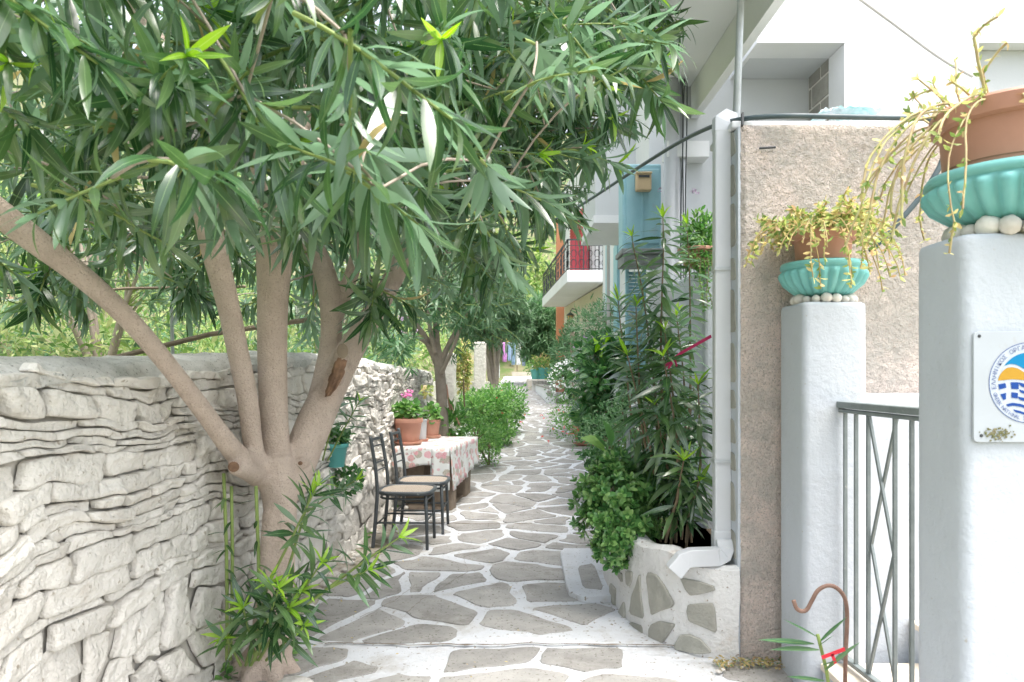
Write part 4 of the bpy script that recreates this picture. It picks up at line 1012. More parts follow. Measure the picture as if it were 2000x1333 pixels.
# ================================================================== gate pillars
def pillar(x0, x1, y0, y1, h, label):
    o = thing('gate_pillar', label, 'pillar', ((x0+x1)/2, (y0+y1)/2, 0), 'white gate pillars')
    mb = MB(); n = 40; per = []
    r_ = .03
    cs = [(x0, y0), (x1, y0), (x1, y1), (x0, y1)]
    for i, (cx, cy) in enumerate(cs):
        ox = r_ if i in (0, 3) else -r_; oy = r_ if i in (0, 1) else -r_; a0 = math.pi+i*math.pi/2
        for k in range(6): a = a0+k/5*math.pi/2; per.append((cx+ox+math.cos(a)*r_, cy+oy+math.sin(a)*r_))
        nx2, ny2 = cs[(i+1) % 4]
        for k in range(1, 9):
            px_, py_ = lerp(cx, nx2, k/9), lerp(cy, ny2, k/9)
            if abs(px_-cx)+abs(py_-cy) > r_*1.1 and abs(px_-nx2)+abs(py_-ny2) > r_*1.1: per.append((px_, py_))
    mx, my = (x0+x1)/2, (y0+y1)/2; m_ = len(per); V = []
    zs = list(np.linspace(-.05, h-.02, n))+[h-.006, h]
    for zi, z in enumerate(zs):
        sc = 1 if zi < n else (.975 if zi == n else .90)
        for (x, y) in per:
            q = .0035*nz(x*5, y*5, z*4)+.0012*nz(x*25, y*25, z*25)
            V.append((mx+(x-mx)*sc+q, my+(y-my)*sc+q, z+(.003*nz(x*9, y*9) if zi >= n-1 else 0)))
    fs = [(i*m_+j, i*m_+(j+1) % m_, (i+1)*m_+(j+1) % m_, (i+1)*m_+j) for i in range(len(zs)-1) for j in range(m_)]+[tuple((len(zs)-1)*m_+j for j in range(m_))]
    mb.add(V, fs).build('shaft', 'plaster', o, smooth=True); return o
p1 = pillar(1.262, 1.540, 3.10, 3.385, 1.690, 'white plastered gate pillar standing in front of the pink wall')
p2 = pillar(1.262, 1.630, 2.00, 2.245, 1.776, 'near white gate pillar carrying the tourism plaque at the right edge')
def bowl(cx, cy, z, R_, label, plabel, seedn, hs=1.0):
    # pebbles
    pr_ = thing('pebble_ring', 'ring of white pebbles under the turquoise bowl on the '+plabel, 'pebbles', (cx, cy, z), 'pebble rings on the gate pillars')
    for k in range(2):
        n = 17 if k == 0 else 9; rr = R_*(.62 if k == 0 else .36)
        for i in range(n):
            a = 2*math.pi*i/n+k*.3; mb = MB(); q = R_*.13*random.uniform(.75, 1.25)
            mb.ico((0, 0, 0), q, (1.1, .95, .9), 10, 7, .06); o = mb.build('pebble', 'pebble', smooth=True); o.parent = pr_
            o.location = (rr*math.cos(a), rr*math.sin(a), q*.72); o.rotation_euler.z = a
    zb = z+R_*.17; H = R_*.843*hs
    o = thing('ribbed_bowl', label, 'bowl', (cx, cy, zb), 'turquoise ribbed bowls on the gate pillars')
    prof = [(0, 0), (R_*.50, 0), (R_*.66, H*.10), (R_*.88, H*.36), (R_*.99, H*.60), (R_*1.0, H*.70), (R_*.96, H*.78), (R_*.95, H*.80), (R_*1.0, H*.84), (R_*1.0, H*.93), (R_*.97, H*1.0), (R_*.88, H*1.0), (R_*.84, H*.9), (R_*.6, H*.6), (0, H*.5)]
    MB().lathe(prof, (cx, cy, zb), 144, flute=(24, H*.04, H*.76, .17)).build('bowl_body', 'teal', o, smooth=True)
    return zb+H*.62
def terr(cx, cy, z, r, h, label):
    o = thing('potted_succulent', label, 'potted plant', (cx, cy, z), 'succulent pots in the ribbed bowls')
    prof = [(0, 0), (r*.74, 0), (r*.82, h*.35), (r*.835, h*.36), (r*.84, h*.40), (r*.86, h*.41), (r*.90, h*.80), (r*1.0, h*.82), (r*1.03, h*.97), (r*1.0, h), (r*.93, h), (r*.9, h*.9), (0, h*.88)]
    MB().lathe(prof, (cx, cy, z), 48).build('pot', 'terra', o, smooth=True, sharp=35); return o
# pillar 1 pot
cx1, cy1 = P(1607, 0, 3.24).x, 3.24
zt = bowl(cx1, cy1, 1.690, .182, 'turquoise ribbed bowl on the pillar in front of the pink wall', 'pillar before the pink wall', 1)
s1 = terr(cx1, cy1, zt-.02, .135, .22, 'small terracotta pot of yellow green trailing succulent on the farther gate pillar')
L_ = []; sb = MB()
top = Vector((cx1, cy1, zt+.2))
def trail(p, v, n, step, L_, sb, size, r=.0025, sag=.9, dens=1.0, leafn=2):
    pts_ = [p.copy()]; d = v.normalized()
    for i in range(n):
        d = (d+Vector((0, 0, -sag*step*5))+rv()*.12).normalized(); p = p+d*step; pts_.append(p.copy())
        if random.random() < dens:
            for k in range(leafn): L_.append((p, (d*.3+rv()).normalized(), rv(), size*random.uniform(.6, 1.2)))
    sb.tube(pts_, r, 5, False); return p, d
for k in range(120):
    a = random.random()*6.28; v = Vector((math.cos(a), math.sin(a), random.uniform(.2, 1.6))); trail(top+Vector((math.cos(a), math.sin(a), 0))*random.uniform(0, .12), v, random.randint(4, 9), .022, L_, sb, .030, leafn=5)
for k in range(34):
    a = random.random()*6.28; 
    if math.sin(a) > .5: a = -a
    v = Vector((math.cos(a), math.sin(a), .7)); trail(top+Vector((math.cos(a), math.sin(a), 0))*.13, v, random.randint(9, 20), .022, L_, sb, .030, leafn=2, sag=1.8, dens=.9)
leaves(s1, L_, T_SMALL, 'yell', 250); sb.build('stems', 'dry', s1, kind='stuff')
# pillar 2 pot
cx2, cy2 = 1.478, 2.118
zt = bowl(cx2, cy2, 1.776, .228, 'turquoise ribbed bowl on the near pillar at the right edge', 'near pillar', 2, .80)
s2 = terr(cx2, cy2, zt-.035, .208, .285, 'large terracotta pot with straggling dry succulent stems on the near gate pillar')
L_ = []; sb = MB(); top = Vector((cx2, cy2, zt+.235))
M['succ'] = mat('pale_succulent_stem', (.56, .54, .26), (.42, .28, .17), 16, .6, c3=(.50, .52, .20), s3=9)
tips = []
for k in range(54):
    a = random.uniform(math.pi*.6, math.pi*2.05); up = random.random() < .5
    v = Vector((math.cos(a), math.sin(a), random.uniform(.5, 2.2) if up else .35))
    p, d = trail(top+Vector((math.cos(a), math.sin(a), 0))*random.uniform(.10, .20), v, random.randint(4, 8) if up else random.randint(8, 22), .024, L_, sb, .024, r=random.uniform(.0022, .0042), sag=.25 if up else 1.25, dens=.6, leafn=2)
    for q in range(4): L_.append((p, (d+rv()*.6).normalized(), rv(), .026))
    if random.random() < .5: trail(p, d+rv()*.8, 4, .022, L_, sb, .02, r=.0035)
leaves(s2, L_, T_SMALL, 'yell', 150); sb.build('stems', 'succ', s2, smooth=True, kind='stuff')

# gate between the pillars
gt = thing('iron_gate', 'grey green iron gate with diamond bars between the white pillars', 'gate', (1.45, 2.8, 0))
GX0, GY0, GX1, GY1 = 1.425, 3.13, 1.475, 2.22
def gpt(t, z): return Vector((lerp(GX0, GX1, t), lerp(GY0, GY1, t), z))
RT = 1.245
mb = MB(); mb.bar(gpt(-.01, RT), gpt(1.0, RT), .045, .028); mb.bar(gpt(-.005, RT-.026), gpt(1, RT-.026), .03, .016); mb.build('top_rail', 'gate', gt, bevel=.004)
MB().bar(gpt(0, .16), gpt(1, .16), .03, .02).build('bottom_rail', 'gate', gt, bevel=.003)
def tfor(px):
    k = (px-HX)/F; return (GX0-k*GY0)/((GX0-k*GY0)-(GX1-k*GY1))
tb_ = [tfor(x) for x in (1636, 1651, 1672, 1696, 1748, 1781)]
step_ = tb_[2]-tb_[1]
for i, t in enumerate(tb_+[tb_[5]+.07, tb_[5]+.13, tb_[5]+.19, tb_[5]+.36]):
    if 0 <= t <= .97: MB().bar(gpt(t, .165), gpt(t, RT-.03), .016 if i != 0 else .022, .012).build('bar', 'gate', gt, bevel=.002)
ta, tb2 = tb_[3], tb_[4]; zz = [RT-.03, .93, .62, .33, .17]
for k in range(2):
    a, b = (ta+.005, tb2-.005) if k % 2 == 0 else (tb2-.005, ta+.005)
    MB().bar(gpt(a, RT-.03-k*.27) if False else gpt(a, lerp(RT-.03, .17, k/2)), gpt(b, lerp(RT-.03, .17, min(1, (k+1)/2))), .010, .012).build('diagonal_bar', 'gate', gt)
    MB().bar(gpt(b, lerp(RT-.03, .17, k/2))+Vector((.01, 0, 0)), gpt(a, lerp(RT-.03, .17, min(1, (k+1)/2)))+Vector((.01, 0, 0)), .010, .012).build('diagonal_bar', 'gate', gt)
# court behind the gate: parapet, steps
MB().box(1.542, 3.2, 3.18, YF-.012, 0, 1.285).build('parapet_wall', 'plaster', bevel=.02, bseg=3); tag(bpy.data.objects['parapet_wall'], 'low white parapet wall behind the iron gate', 'wall')
o = thing('entrance_steps', 'cream marble entrance steps just behind the iron gate', 'steps', (1.9, 2.7, 0))
MB().box(1.34, 1.75, 2.0, 3.09, .0, .10).build('riser', 'plaster', o)
MB().box(1.33, 1.76, 1.99, 3.095, .10, .13).build('tread', 'marble', o, bevel=.006)
MB().box(1.765, 2.2, 1.99, 3.17, .0, .26).build('riser', 'plaster', o)
MB().box(1.755, 2.21, 1.985, 3.175, .262, .29).build('tread', 'marble', o, bevel=.006)
MB().box(2.22, 4.2, .5, 3.17, 0, .42).build('landing', 'marble', o)
# plaque on the near pillar
pq = thing('tourism_plaque', 'white plastic plaque with round blue and yellow tourism emblem on the near pillar', 'sign', (1.4, 1.994, 1.36))
YP = 1.9935
def Q(px, py, dy=0): return Vector(((px-HX)*YP/F, YP-dy, EYE-(py-HY)*YP/F))
def flat(name, pts_, m, dy):
    n = len(pts_); V = [Q(x, y, dy) for x, y in pts_]; f = tuple(range(n))
    a = sum(pts_[i][0]*pts_[(i+1) % n][1]-pts_[(i+1) % n][0]*pts_[i][1] for i in range(n))
    return MB().add(V, [f if a > 0 else f[::-1]]).build(name, m, pq)
x0, y0, x1, y1 = 1900, 648, 2110, 864; cr_ = 10; pp = []
for (cx, cy, a0) in ((x0+cr_, y0+cr_, 180), (x1-cr_, y0+cr_, 270), (x1-cr_, y1-cr_, 0), (x0+cr_, y1-cr_, 90)):
    for k in range(6): a = R(a0+k*18); pp.append((cx+cr_*math.cos(a), cy+cr_*math.sin(a)))
n = len(pp); V = [Q(x, y, -.003) for x, y in pp]+[Q(x, y, .004) for x, y in pp]
MB().add(V, [tuple(range(n, 2*n))]+[(i, (i+1) % n, (i+1) % n+n, i+n) for i in range(n)]).build('panel', 'plaque', pq, bevel=.001)
CX, CY, CR = 2008, 748, 79
def circ(r, n=64): return [(CX+r*math.cos(2*math.pi*i/n), CY+r*math.sin(2*math.pi*i/n)) for i in range(n)]
def ringm(name, r1, r0, m, dy, n=72):
    a = circ(r1, n); b = circ(r0, n); V = [Q(x, y, dy) for x, y in a+b]
    MB().add(V, [(i, (i+1) % n, (i+1) % n+n, i+n) for i in range(n)]).build(name, m, pq)
flat('emblem_disc', circ(CR), 'whiteink', .0045); ringm('emblem_ring', CR, CR-1.6, 'ringblue', .0050)
Rin = 62
def wavetop(f, x0, x1, n=20): return [(lerp(x0, x1, i/n), f(lerp(x0, x1, i/n))) for i in range(n+1)]
def inR(x, sgn): return CY+sgn*math.sqrt(max(0, Rin**2-(x-CX)**2))
xs_ = np.linspace(1953, 2062, 40)
low_ = lambda x: interp(x, [(1953, 719), (1960, 716), (1970, 713), (1980, 713.5), (1990, 718), (2000, 724), (2015, 733), (2030, 737), (2045, 733), (2062, 722)])
flat('sky_shape', [(x, max(CY-math.sqrt(max(0, 59**2-(x-CX)**2)), 0)) for x in xs_]+[(x, max(low_(x)-1.5, CY-math.sqrt(max(0, 59**2-(x-CX)**2))+.3)) for x in reversed(xs_)], 'cyan', .0053)
xs_ = np.linspace(1947, 2050, 40)
top_ = lambda x: interp(x, [(1947, 741), (1950, 733), (1956, 725), (1964, 719), (1974, 717.5), (1985, 720), (2000, 729), (2015, 738), (2030, 741.5), (2050, 739)])
flat('sun_shape', [(x, top_(x)) for x in xs_]+[(x, max(top_(x)+.3, interp(x, [(1947, 744), (1975, 741), (2000, 743), (2050, 747)]))) for x in reversed(xs_)], 'yellow', .0055)
def quad(*p): flat('flag_shape', list(p), 'navy', .0057)
quad((1947, 751), (1961, 748.5), (1963, 757.5), (1949, 761)); quad((1971, 747), (1987, 747), (1987, 760.5), (1973, 760)); quad((1951, 770.5), (1962.5, 767.5), (1962, 780), (1957, 781.5)); quad((1972.5, 766.5), (1985.5, 768), (1985, 778.5), (1973, 777))
def wave(x0, x1, pts_, h): 
    xs3 = np.linspace(x0, x1, 24); f_ = lambda x: interp(x, pts_)
    flat('flag_stripe', [(x, f_(x)) for x in xs3]+[(x, f_(x)+h*min(1, (x-x0)/6+.35)) for x in reversed(xs3)], 'navy', .0057)
wave(1987.3, 2064, [(1987, 747), (2005, 752), (2030, 758), (2064, 752)], 7); wave(1988, 2062, [(1988, 761), (2005, 766), (2030, 771), (2062, 765)], 5.5); wave(1985.6, 2058, [(1986, 775), (2005, 779), (2030, 784), (2058, 778)], 6)
wave(1963, 2050, [(1963, 790), (1975, 787), (1990, 789), (2005, 794), (2025, 797), (2050, 791)], 5.5); wave(1977, 2040, [(1977, 800), (1990, 803), (2005, 808), (2025, 808), (2040, 803)], 4.5)
def ringtext(txt, r, a0, a1, size, top=True):
    mb = MB(); dg = bpy.context.evaluated_depsgraph_get()
    for i, ch in enumerate(txt):
        if ch == ' ': continue
        cu = bpy.data.curves.new('t', 'FONT'); cu.body = ch; cu.size = size; cu.align_x = 'CENTER'; cu.resolution_u = 1
        to = bpy.data.objects.new('t', cu); COL.objects.link(to); bpy.context.view_layer.update()
        me = bpy.data.meshes.new_from_object(to.evaluated_get(bpy.context.evaluated_depsgraph_get()))
        a = R(lerp(a0, a1, i/(len(txt)-1))); ca_, sa_ = math.cos(a), math.sin(a)
        rot = a-math.pi/2 if top else a+math.pi/2
        V = []
        for v in me.vertices:
            x, y = v.co.x*math.cos(rot)-v.co.y*math.sin(rot), v.co.x*math.sin(rot)+v.co.y*math.cos(rot)
            V.append(Q(CX+r*ca_+x, CY-r*sa_-y, .0060))
        mb.add(V, [tuple(p.vertices) for p in me.polygons])
        bpy.data.objects.remove(to); bpy.data.meshes.remove(me); bpy.data.curves.remove(cu)
    mb.build('ring_lettering', 'ringblue', pq)
ringtext('ΕΛΛΗΝΙΚΟΣ ΟΡΓΑΝΙΣΜΟΣ ΤΟΥΡΙΣΜΟΥ', 65.5, 188, -8, 12, True)
ringtext('GREEK NATIONAL TOURISM ORGANISATION', 74, 198, 342, 10.5, False)
for (x, y) in ((1911, 657), (1915, 851)):
    c = Q(x, y, .004); MB().lathe([(0, 0), (.005, 0), (.004, .002), (0, .003)], (0, 0, 0), 12).build('screw', 'iron', pq)
    o = [q for q in pq.children if q.name.startswith('screw')][-1]; o.matrix_parent_inverse = Matrix.Identity(4); o.location = c-pq.location; o.rotation_euler.x = R(90)
Lm = [Q(random.gauss(1948, 13), random.gauss(848, 6), .006) for _ in range(90)]
mb = MB()
for p in Lm: mb.ico(p, random.uniform(.0015, .004), (1, .3, .8), 6, 4, .2)
mb.build('moss_patch', 'moss', pq, kind='stuff')

# shepherd hook, ribbon, oleander sprig in front of the gate
hk = thing('iron_hook', 'rusty curled iron plant hook standing before the gate', 'hook', (1.2, 2.55, 0))
D_ = 2.55
pts_ = smoothpath([P(1650, 1560, D_), P(1650, 1300, D_), P(1656, 1200, D_), P(1650, 1162, D_), P(1625, 1141, D_), P(1598, 1150, D_), P(1585, 1175, D_), P(1574, 1196, D_), P(1556, 1192, D_), P(1550, 1173, D_)], 2)
MB().tube(pts_, .0075, 8).build('rod', 'rust', hk, smooth=True)
o = potted('potted_oleander', 'young oleander with long leaves growing in a pot before the gate', 'potted plant', (P(1625, 0, 2.45).x, 2.45, .01), .13, .10, .20, saucer=False)
L_ = []; sb = MB(); sb.tube(smoothpath([Vector((P(1625, 0, 2.45).x, 2.45, .15)), P(1620, 1333, 2.42), P(1597, 1240, 2.4)], 1), .006, 6)
for (a, b) in [((1597, 1245), (1530, 1210)), ((1600, 1255), (1655, 1205)), ((1590, 1258), (1480, 1250)), ((1600, 1270), (1505, 1262)), ((1612, 1310), (1675, 1250)), ((1605, 1300), (1640, 1290)), ((1610, 1330), (1535, 1322)), ((1600, 1262), (1630, 1240))]:
    pa, pb = P(*a, 2.4), P(*b, 2.36); L_.append((pa, pb-pa, Vector((0, -.3, 1)), (pb-pa).length))
leaves(o, L_, [T_OL[0], T_OL[1]], 'ol2', 10); sb.build('stem', 'stemgreen', o, smooth=True)
mb = MB(); mb.bar(P(1605, 1285, 2.38), P(1650, 1268, 2.38), .003, .012); mb.bar(P(1625, 1278, 2.38), P(1632, 1296, 2.38), .003, .010)
tag(mb.build('ribbon', 'ribbonred'), 'red ribbon tying the young oleander to the iron hook', 'ribbon')

# ================================================================== downpipe, pole, cables
dp = thing('downpipe', 'white square downpipe with elbow spout over the stone planter', 'pipe', (1.05, 3.6, .5))
px_ = P(1410, 0, 3.58).x
MB().box(px_-.042, px_+.042, 3.55, 3.61, .52, 2.60).build('pipe_shaft', 'pvc', dp, bevel=.010, bseg=3)
MB().box(px_-.047, px_+.047, 3.545, 3.615, .48, .60).build('pipe_collar', 'pvc', dp, bevel=.012, bseg=3)
mb = MB()
def sweep(path_, w_, t_): 
    pth = [Vector(p) for p in path_]; V = []
    for i, p in enumerate(pth):
        d = (pth[min(i+1, len(pth)-1)]-pth[max(i-1, 0)]).normalized(); yv = Vector((0, 1, 0)); x = d.cross(yv).normalized()
        V += [p-x*w_/2-yv*t_/2, p+x*w_/2-yv*t_/2, p+x*w_/2+yv*t_/2, p-x*w_/2+yv*t_/2]
    k = len(pth)
    return MB().add(V, [(i*4+j, i*4+(j+1) % 4, (i+1)*4+(j+1) % 4, (i+1)*4+j) for i in range(k-1) for j in range(4)]+[(3, 2, 1, 0), tuple((k-1)*4+j for j in range(4))])
sweep([(px_, 3.56, .56), (px_, 3.535, .525), (px_-.012, 3.52, .497), (px_-.045, 3.505, .484), (px_-.10, 3.50, .483), (px_-.18, 3.49, .483), (px_-.215, 3.487, .472), (px_-.265, 3.48, .415)], .084, .066).build('elbow_spout', 'pvc', dp, bevel=.010, bseg=3)
sweep([(px_, 3.58, 2.58), (px_, 3.585, 2.64), (px_+.03, 3.61, 2.66), (px_+.1, 3.68, 2.66)], .086, .062).build('top_elbow', 'pvc', dp, bevel=.010)
for y in (525, 902):
    z = P(0, y, 3.55).z; mb = MB(); mb.box(px_-.046, px_+.046, 3.543, 3.617, z-.008, z+.008); mb.box(px_+.046, px_+.06, 3.57, 3.59, z-.012, z+.012); mb.build('strap', 'galv', dp)
o = MB().tube([P(1438, 235, 3.7), P(1447, 0, 3.9), P(1450, -300, 4.0)], .019, 10).build('steel_pole', 'galv', smooth=True); tag(o, 'slim galvanised pole rising above the downpipe corner', 'pole')
hp = [P(x, y, d) for x, y, d in [(1060, 440, 7.5), (1120, 412, 6.5), (1300, 292, 4.6), (1380, 250, 3.9), (1440, 233, 3.48), (1520, 226, 3.40), (1620, 228, 3.38), (1750, 231, 3.38), (1840, 232, 3.36), (1850, 300, 3.34), (1812, 368, 3.34), (1760, 430, 3.36), (1700, 492, 3.38)]]
o = MB().tube(smoothpath(hp, 3), .0125, 8).build('black_hose', 'hose', smooth=True); tag(o, 'thick black hose strung from the foliage over the pink wall top', 'hose')
MB().tube(smoothpath([P(1670, -8, 4.2), P(1750, 50, 4.2), P(1840, 118, 4.1), P(1900, 150, 4.1)], 2), .009, 7).build('grey_cable', 'cable', smooth=True); tag(bpy.data.objects['grey_cable'], 'pale grey cable hanging down across the upper white wall', 'cable')
MB().bar(P(1450, 222, 3.46), P(1450, 246, 3.44), .008, .02).build('hose_clip', 'iron'); tag(bpy.data.objects['hose_clip'], 'small dark clip holding the hose at the wall corner', 'clip')

# ================================================================== NEAR HOUSE
hs_ = thing('white_house', 'near white house with overhanging upper floor above the pink wall', 'house', (2, 6, 0))
A = 5.0
# upper front wall with the recess opening
X_l = 1.71; Zs = 3.68; Xo = 2.315
def B(name, m, *a, bev=0): return MB().box(*a).build(name, m, hs_, bevel=bev)
B('upper_wall', 'plaster2', X_l, 9, A, A+.25, Zs, 8)
B('upper_side_wall', 'plaster2', X_l, X_l+.03, A+.252, 6.6, Zs, 8)
B('lower_wall', 'plaster2', Xo+.004, P(1912, 0, A).x, A, A+.25, 0, Zs-.003)
B('lower_wall', 'plaster2', P(2100, 0, A).x, 9, A, A+.25, 0, Zs-.003)
B('recess_wall', 'shadewall', P(1912, 0, A).x+.003, P(2100, 0, A).x-.003, A+.12, A+.24, 0, Zs-.004)
B('porch_ceiling', 'shadewall', X_l+.033, 9, A+.254, 5.62, Zs+.001, Zs+.2)
B('back_wall', 'shadewall', 1.30, 9, 5.63, 5.8, 0, 3.9)
B('back_wall', 'shadewall', 1.42, 9, 5.82, 6.0, 0, 8)
# block side wall: real blocks
B('block_wall_core', 'pointing', Xo+.012, Xo+.2, A+.253, 5.625, 0, Zs+.018)
r_ = 0; z = 2.42
while z < Zs:
    y = A+.262-(.16 if r_ % 2 else 0)
    while y < 5.62:
        y0_, y1_ = max(y, A+.262), min(y+.30, 5.618)
        if y1_-y0_ > .04: MB().box(Xo+.004, Xo+.02, y0_, y1_-.018, z, min(z+.148, Zs+.01)).build('block', 'block', hs_, bevel=.002)
        y += .31
    z += .168; r_ += 1
B('balcony_slab', 'plaster2', .62, 1.40, 3.0, 5.62, 3.62, 3.80)
B('balcony_beam', 'plaster2', 1.402, 1.46, 3.0, 5.62, 3.37, 3.80)
B('lintel', 'plaster2', 1.18, 1.5, 5.45, 5.628, 3.02, 3.14)
# folded cloth on coping
mb = MB(); c = P(1648, 214, 3.72); N_ = 24
for k, (m__, s_, dz) in enumerate((('roof', 1, 0), ('roof', .8, .02))):
    mb = MB(); V = [(c.x+(i/N_-.5)*.30*s_, c.y+(j/8-.5)*.2, c.z-.04+dz+.045*math.sin(math.pi*i/N_)**.7*(1-.6*abs(j/8-.5)*2)+.022*nz(i*.5, j*.6+k)) for i in range(N_+1) for j in range(9)]
    mb.add(V, [(i*9+j, (i+1)*9+j, (i+1)*9+j+1, i*9+j+1) for i in range(N_) for j in range(8)])
    if k == 0: fc = mb.build('folded_cloth', 'roof', smooth=True); tag(fc, 'crumpled pale turquoise cloth lying on top of the pink wall', 'cloth')
    
# house pipes
for x, lab in ((1312, 'thick white drain pipe on the near house left of the grey wall'), (1334, 'thinner white drain pipe beside the thick drain pipe')):
    q = P(x, 0, 5.5); o = MB().tube([(q.x, 5.5, .3), (q.x, 5.5, 3.62)], (.060 if x == 1312 else .022), 14).build('drain_pipe', 'pvc', smooth=True); tag(o, lab, 'pipe')
for k in range(3):
    q = P(1332+k*5, 0, 5.42); o = MB().tube(smoothpath([(q.x, 5.42, 3.6), (q.x+random.uniform(-.02, .02), 5.41, 3.2), (q.x+random.uniform(-.03, .03), 5.4, 2.6), (q.x, 5.42, 1.2)], 2), .005, 5).build('loose_wire', 'iron'); tag(o, ['dark loose wire running down beside the thick drain pipe', 'middle dark wire of the three beside the thin drain pipe', 'rightmost dark wire of the three beside the thin drain pipe'][k], 'wire', 'loose wires on the near house')
# low white wall with bowl of succulents
B2 = MB().box(1.20, 1.45, 4.5, 5.4, 0, 2.05).build('low_wall', 'plaster', bevel=.03, bseg=3); tag(B2, 'narrow white plastered wall end behind the downpipe', 'wall')
c = Vector((P(1362, 0, 4.6).x, 4.6, 2.055))
o = potted('succulent_bowl', 'terracotta bowl of bright green trailing succulents behind the downpipe', 'potted plant', c, .12, .08, .12, saucer=False)
L_ = []; bush(c+Vector((.02, 0, .17)), (.11, .09, .17), 900, .040, L_, .2); bush(c+Vector((-.0, -.08, .04)), (.11, .05, .10), 420, .034, L_, .2)
sb = MB()
for k in range(5): trail(c+Vector((-.03+.02*k, -.12, .05)), Vector((0, -.3, -.5)), 16, .022, L_, sb, .022, leafn=4)
leaves(o, L_, T_SMALL, 'fresh', 120); sb.build('stems', 'stembrown', o, kind='stuff')

# blue cabinet with mailbox, sill and shutter
bc = thing('blue_shutter', 'tall light blue panel door with mailbox under the balcony', 'door', (1.1, 6.2, 2.4))
a = P(1216, 320, 6.2); b = P(1292, 488, 6.2)
MB().box(a.x, b.x, 6.2, 6.45, b.z, a.z).build('panel', 'blue', bc, bevel=.02, bseg=3)
MB().box(a.x+.03, b.x-.02, 6.185, 6.198, b.z+.05, a.z-.05).build('inner_panel', 'blue', bc, bevel=.006)
MB().box((a.x+b.x)/2-.01, (a.x+b.x)/2+.01, 6.178, 6.184, b.z+.06, a.z-.06).build('middle_strip', 'blue', bc, bevel=.004)
MB().box(a.x-.02, b.x+.02, 6.12, 6.5, b.z-.045, b.z-.002).build('sill', 'slate', bc, bevel=.006)
MB().box(a.x+.0, b.x+.02, 6.15, 6.5, b.z-.13, b.z-.048).build('sill_base', 'slate', bc, bevel=.006)
mbx = thing('mailbox', 'cream mailbox with slot fixed on the blue panel', 'mailbox', P(1254, 375, 6.15))
q0, q1 = P(1240, 341, 6.17), P(1270, 376, 6.17)
MB().box(q0.x, q1.x, 6.10, 6.176, q1.z, q0.z).build('box', 'mailbox', mbx, bevel=.012, bseg=3)
MB().box(q0.x+.02, q1.x-.02, 6.093, 6.099, q0.z-.045, q0.z-.025).build('slot', 'iron', mbx)
MB().box(q0.x-.003, q1.x+.003, 6.09, 6.178, q0.z-.012, q0.z+.004).build('lid', 'mailbox', mbx, bevel=.003)
sh = thing('louvred_shutter', 'open light blue louvred shutter below the slate sill', 'shutter', (1.1, 6.5, 1.4))
a = P(1222, 515, 6.5); b = P(1262, 720, 6.5)
fr = MB(); fr.box(a.x, a.x+.03, 6.5, 6.54, b.z, a.z); fr.box(b.x-.03, b.x, 6.5, 6.54, b.z, a.z); fr.box(a.x+.031, b.x-.031, 6.5, 6.54, a.z-.05, a.z-.001); fr.box(a.x+.031, b.x-.031, 6.5, 6.54, b.z+.001, b.z+.05); fr.build('frame', 'blue', sh, bevel=.003)
zc = b.z+.06
while zc < a.z-.07: 
    MB().add([(a.x+.032, 6.505, zc), (b.x-.032, 6.505, zc), (b.x-.032, 6.53, zc+.028), (a.x+.032, 6.53, zc+.028), (a.x+.032, 6.511, zc-.004), (b.x-.032, 6.511, zc-.004), (b.x-.032, 6.536, zc+.024), (a.x+.032, 6.536, zc+.024)], [(0, 1, 2, 3), (7, 6, 5, 4), (0, 4, 5, 1), (2, 6, 7, 3)]).build('slat', 'blue', sh); zc += .033
# middle house (set back, overhang coloured grey for soffit shade)
mh = thing('middle_house', 'white house with overhang painted in soffit shade beyond the blue panel', 'house', (1.8, 9, 0))
def B(name, m, *a, bev=0): return MB().box(*a).build(name, m, mh, bevel=bev)
B('overhang', 'shadewall', .93, 2.4, 8.0, 9.4, 3.13, 7)
B('overhang_edge', 'plaster2', .91, 2.4, 7.98, 9.42, 3.04, 3.125)
MB().add([(1.30, 6.8, 0), (1.48, 9.5, 0), (2.03, 16, 0), (4, 16, 0), (4, 6.8, 0)]+[(1.30, 6.8, 5.4), (1.48, 9.5, 5.4), (2.03, 16, 5.4), (4, 16, 5.4), (4, 6.8, 5.4)],
         [(0, 5, 6, 1), (1, 6, 7, 2), (2, 7, 8, 3), (4, 9, 5, 0), (5, 9, 8, 7, 6)]).build('street_wall', 'plaster2', mh)
for (y0, y1, z0, z1) in ((10.3, 11.2, 2.0, 3.3), (13.0, 13.9, 2.4, 3.8)):
    xa = lerp(1.48, 2.03, (y0-9.5)/6.5); xb = lerp(1.48, 2.03, (y1-9.5)/6.5)
    mb = MB(); mb.add([(xa-.04, y0, z0), (xb-.04, y1, z0), (xb-.04, y1, z1), (xa-.04, y0, z1), (xa+.02, y0, z0), (xb+.02, y1, z0), (xb+.02, y1, z1), (xa+.02, y0, z1)], [(3, 2, 1, 0), (0, 1, 5, 4), (1, 2, 6, 5), (2, 3, 7, 6), (3, 0, 4, 7)]); w1 = mb.build('shutter', 'blue', mh)
MB().box(P(1186, 0, 10).x, P(1191, 0, 10).x, 10, 10.06, 2.0, 4.6).build('cable_duct', 'cable', mh)
MB().tube(smoothpath([P(1180, 300, 9), P(1240, 240, 7.9), P(1300, 310, 7.0), P(1310, 400, 6.9)], 2), .01, 6).build('wall_cable', 'cable', mh)

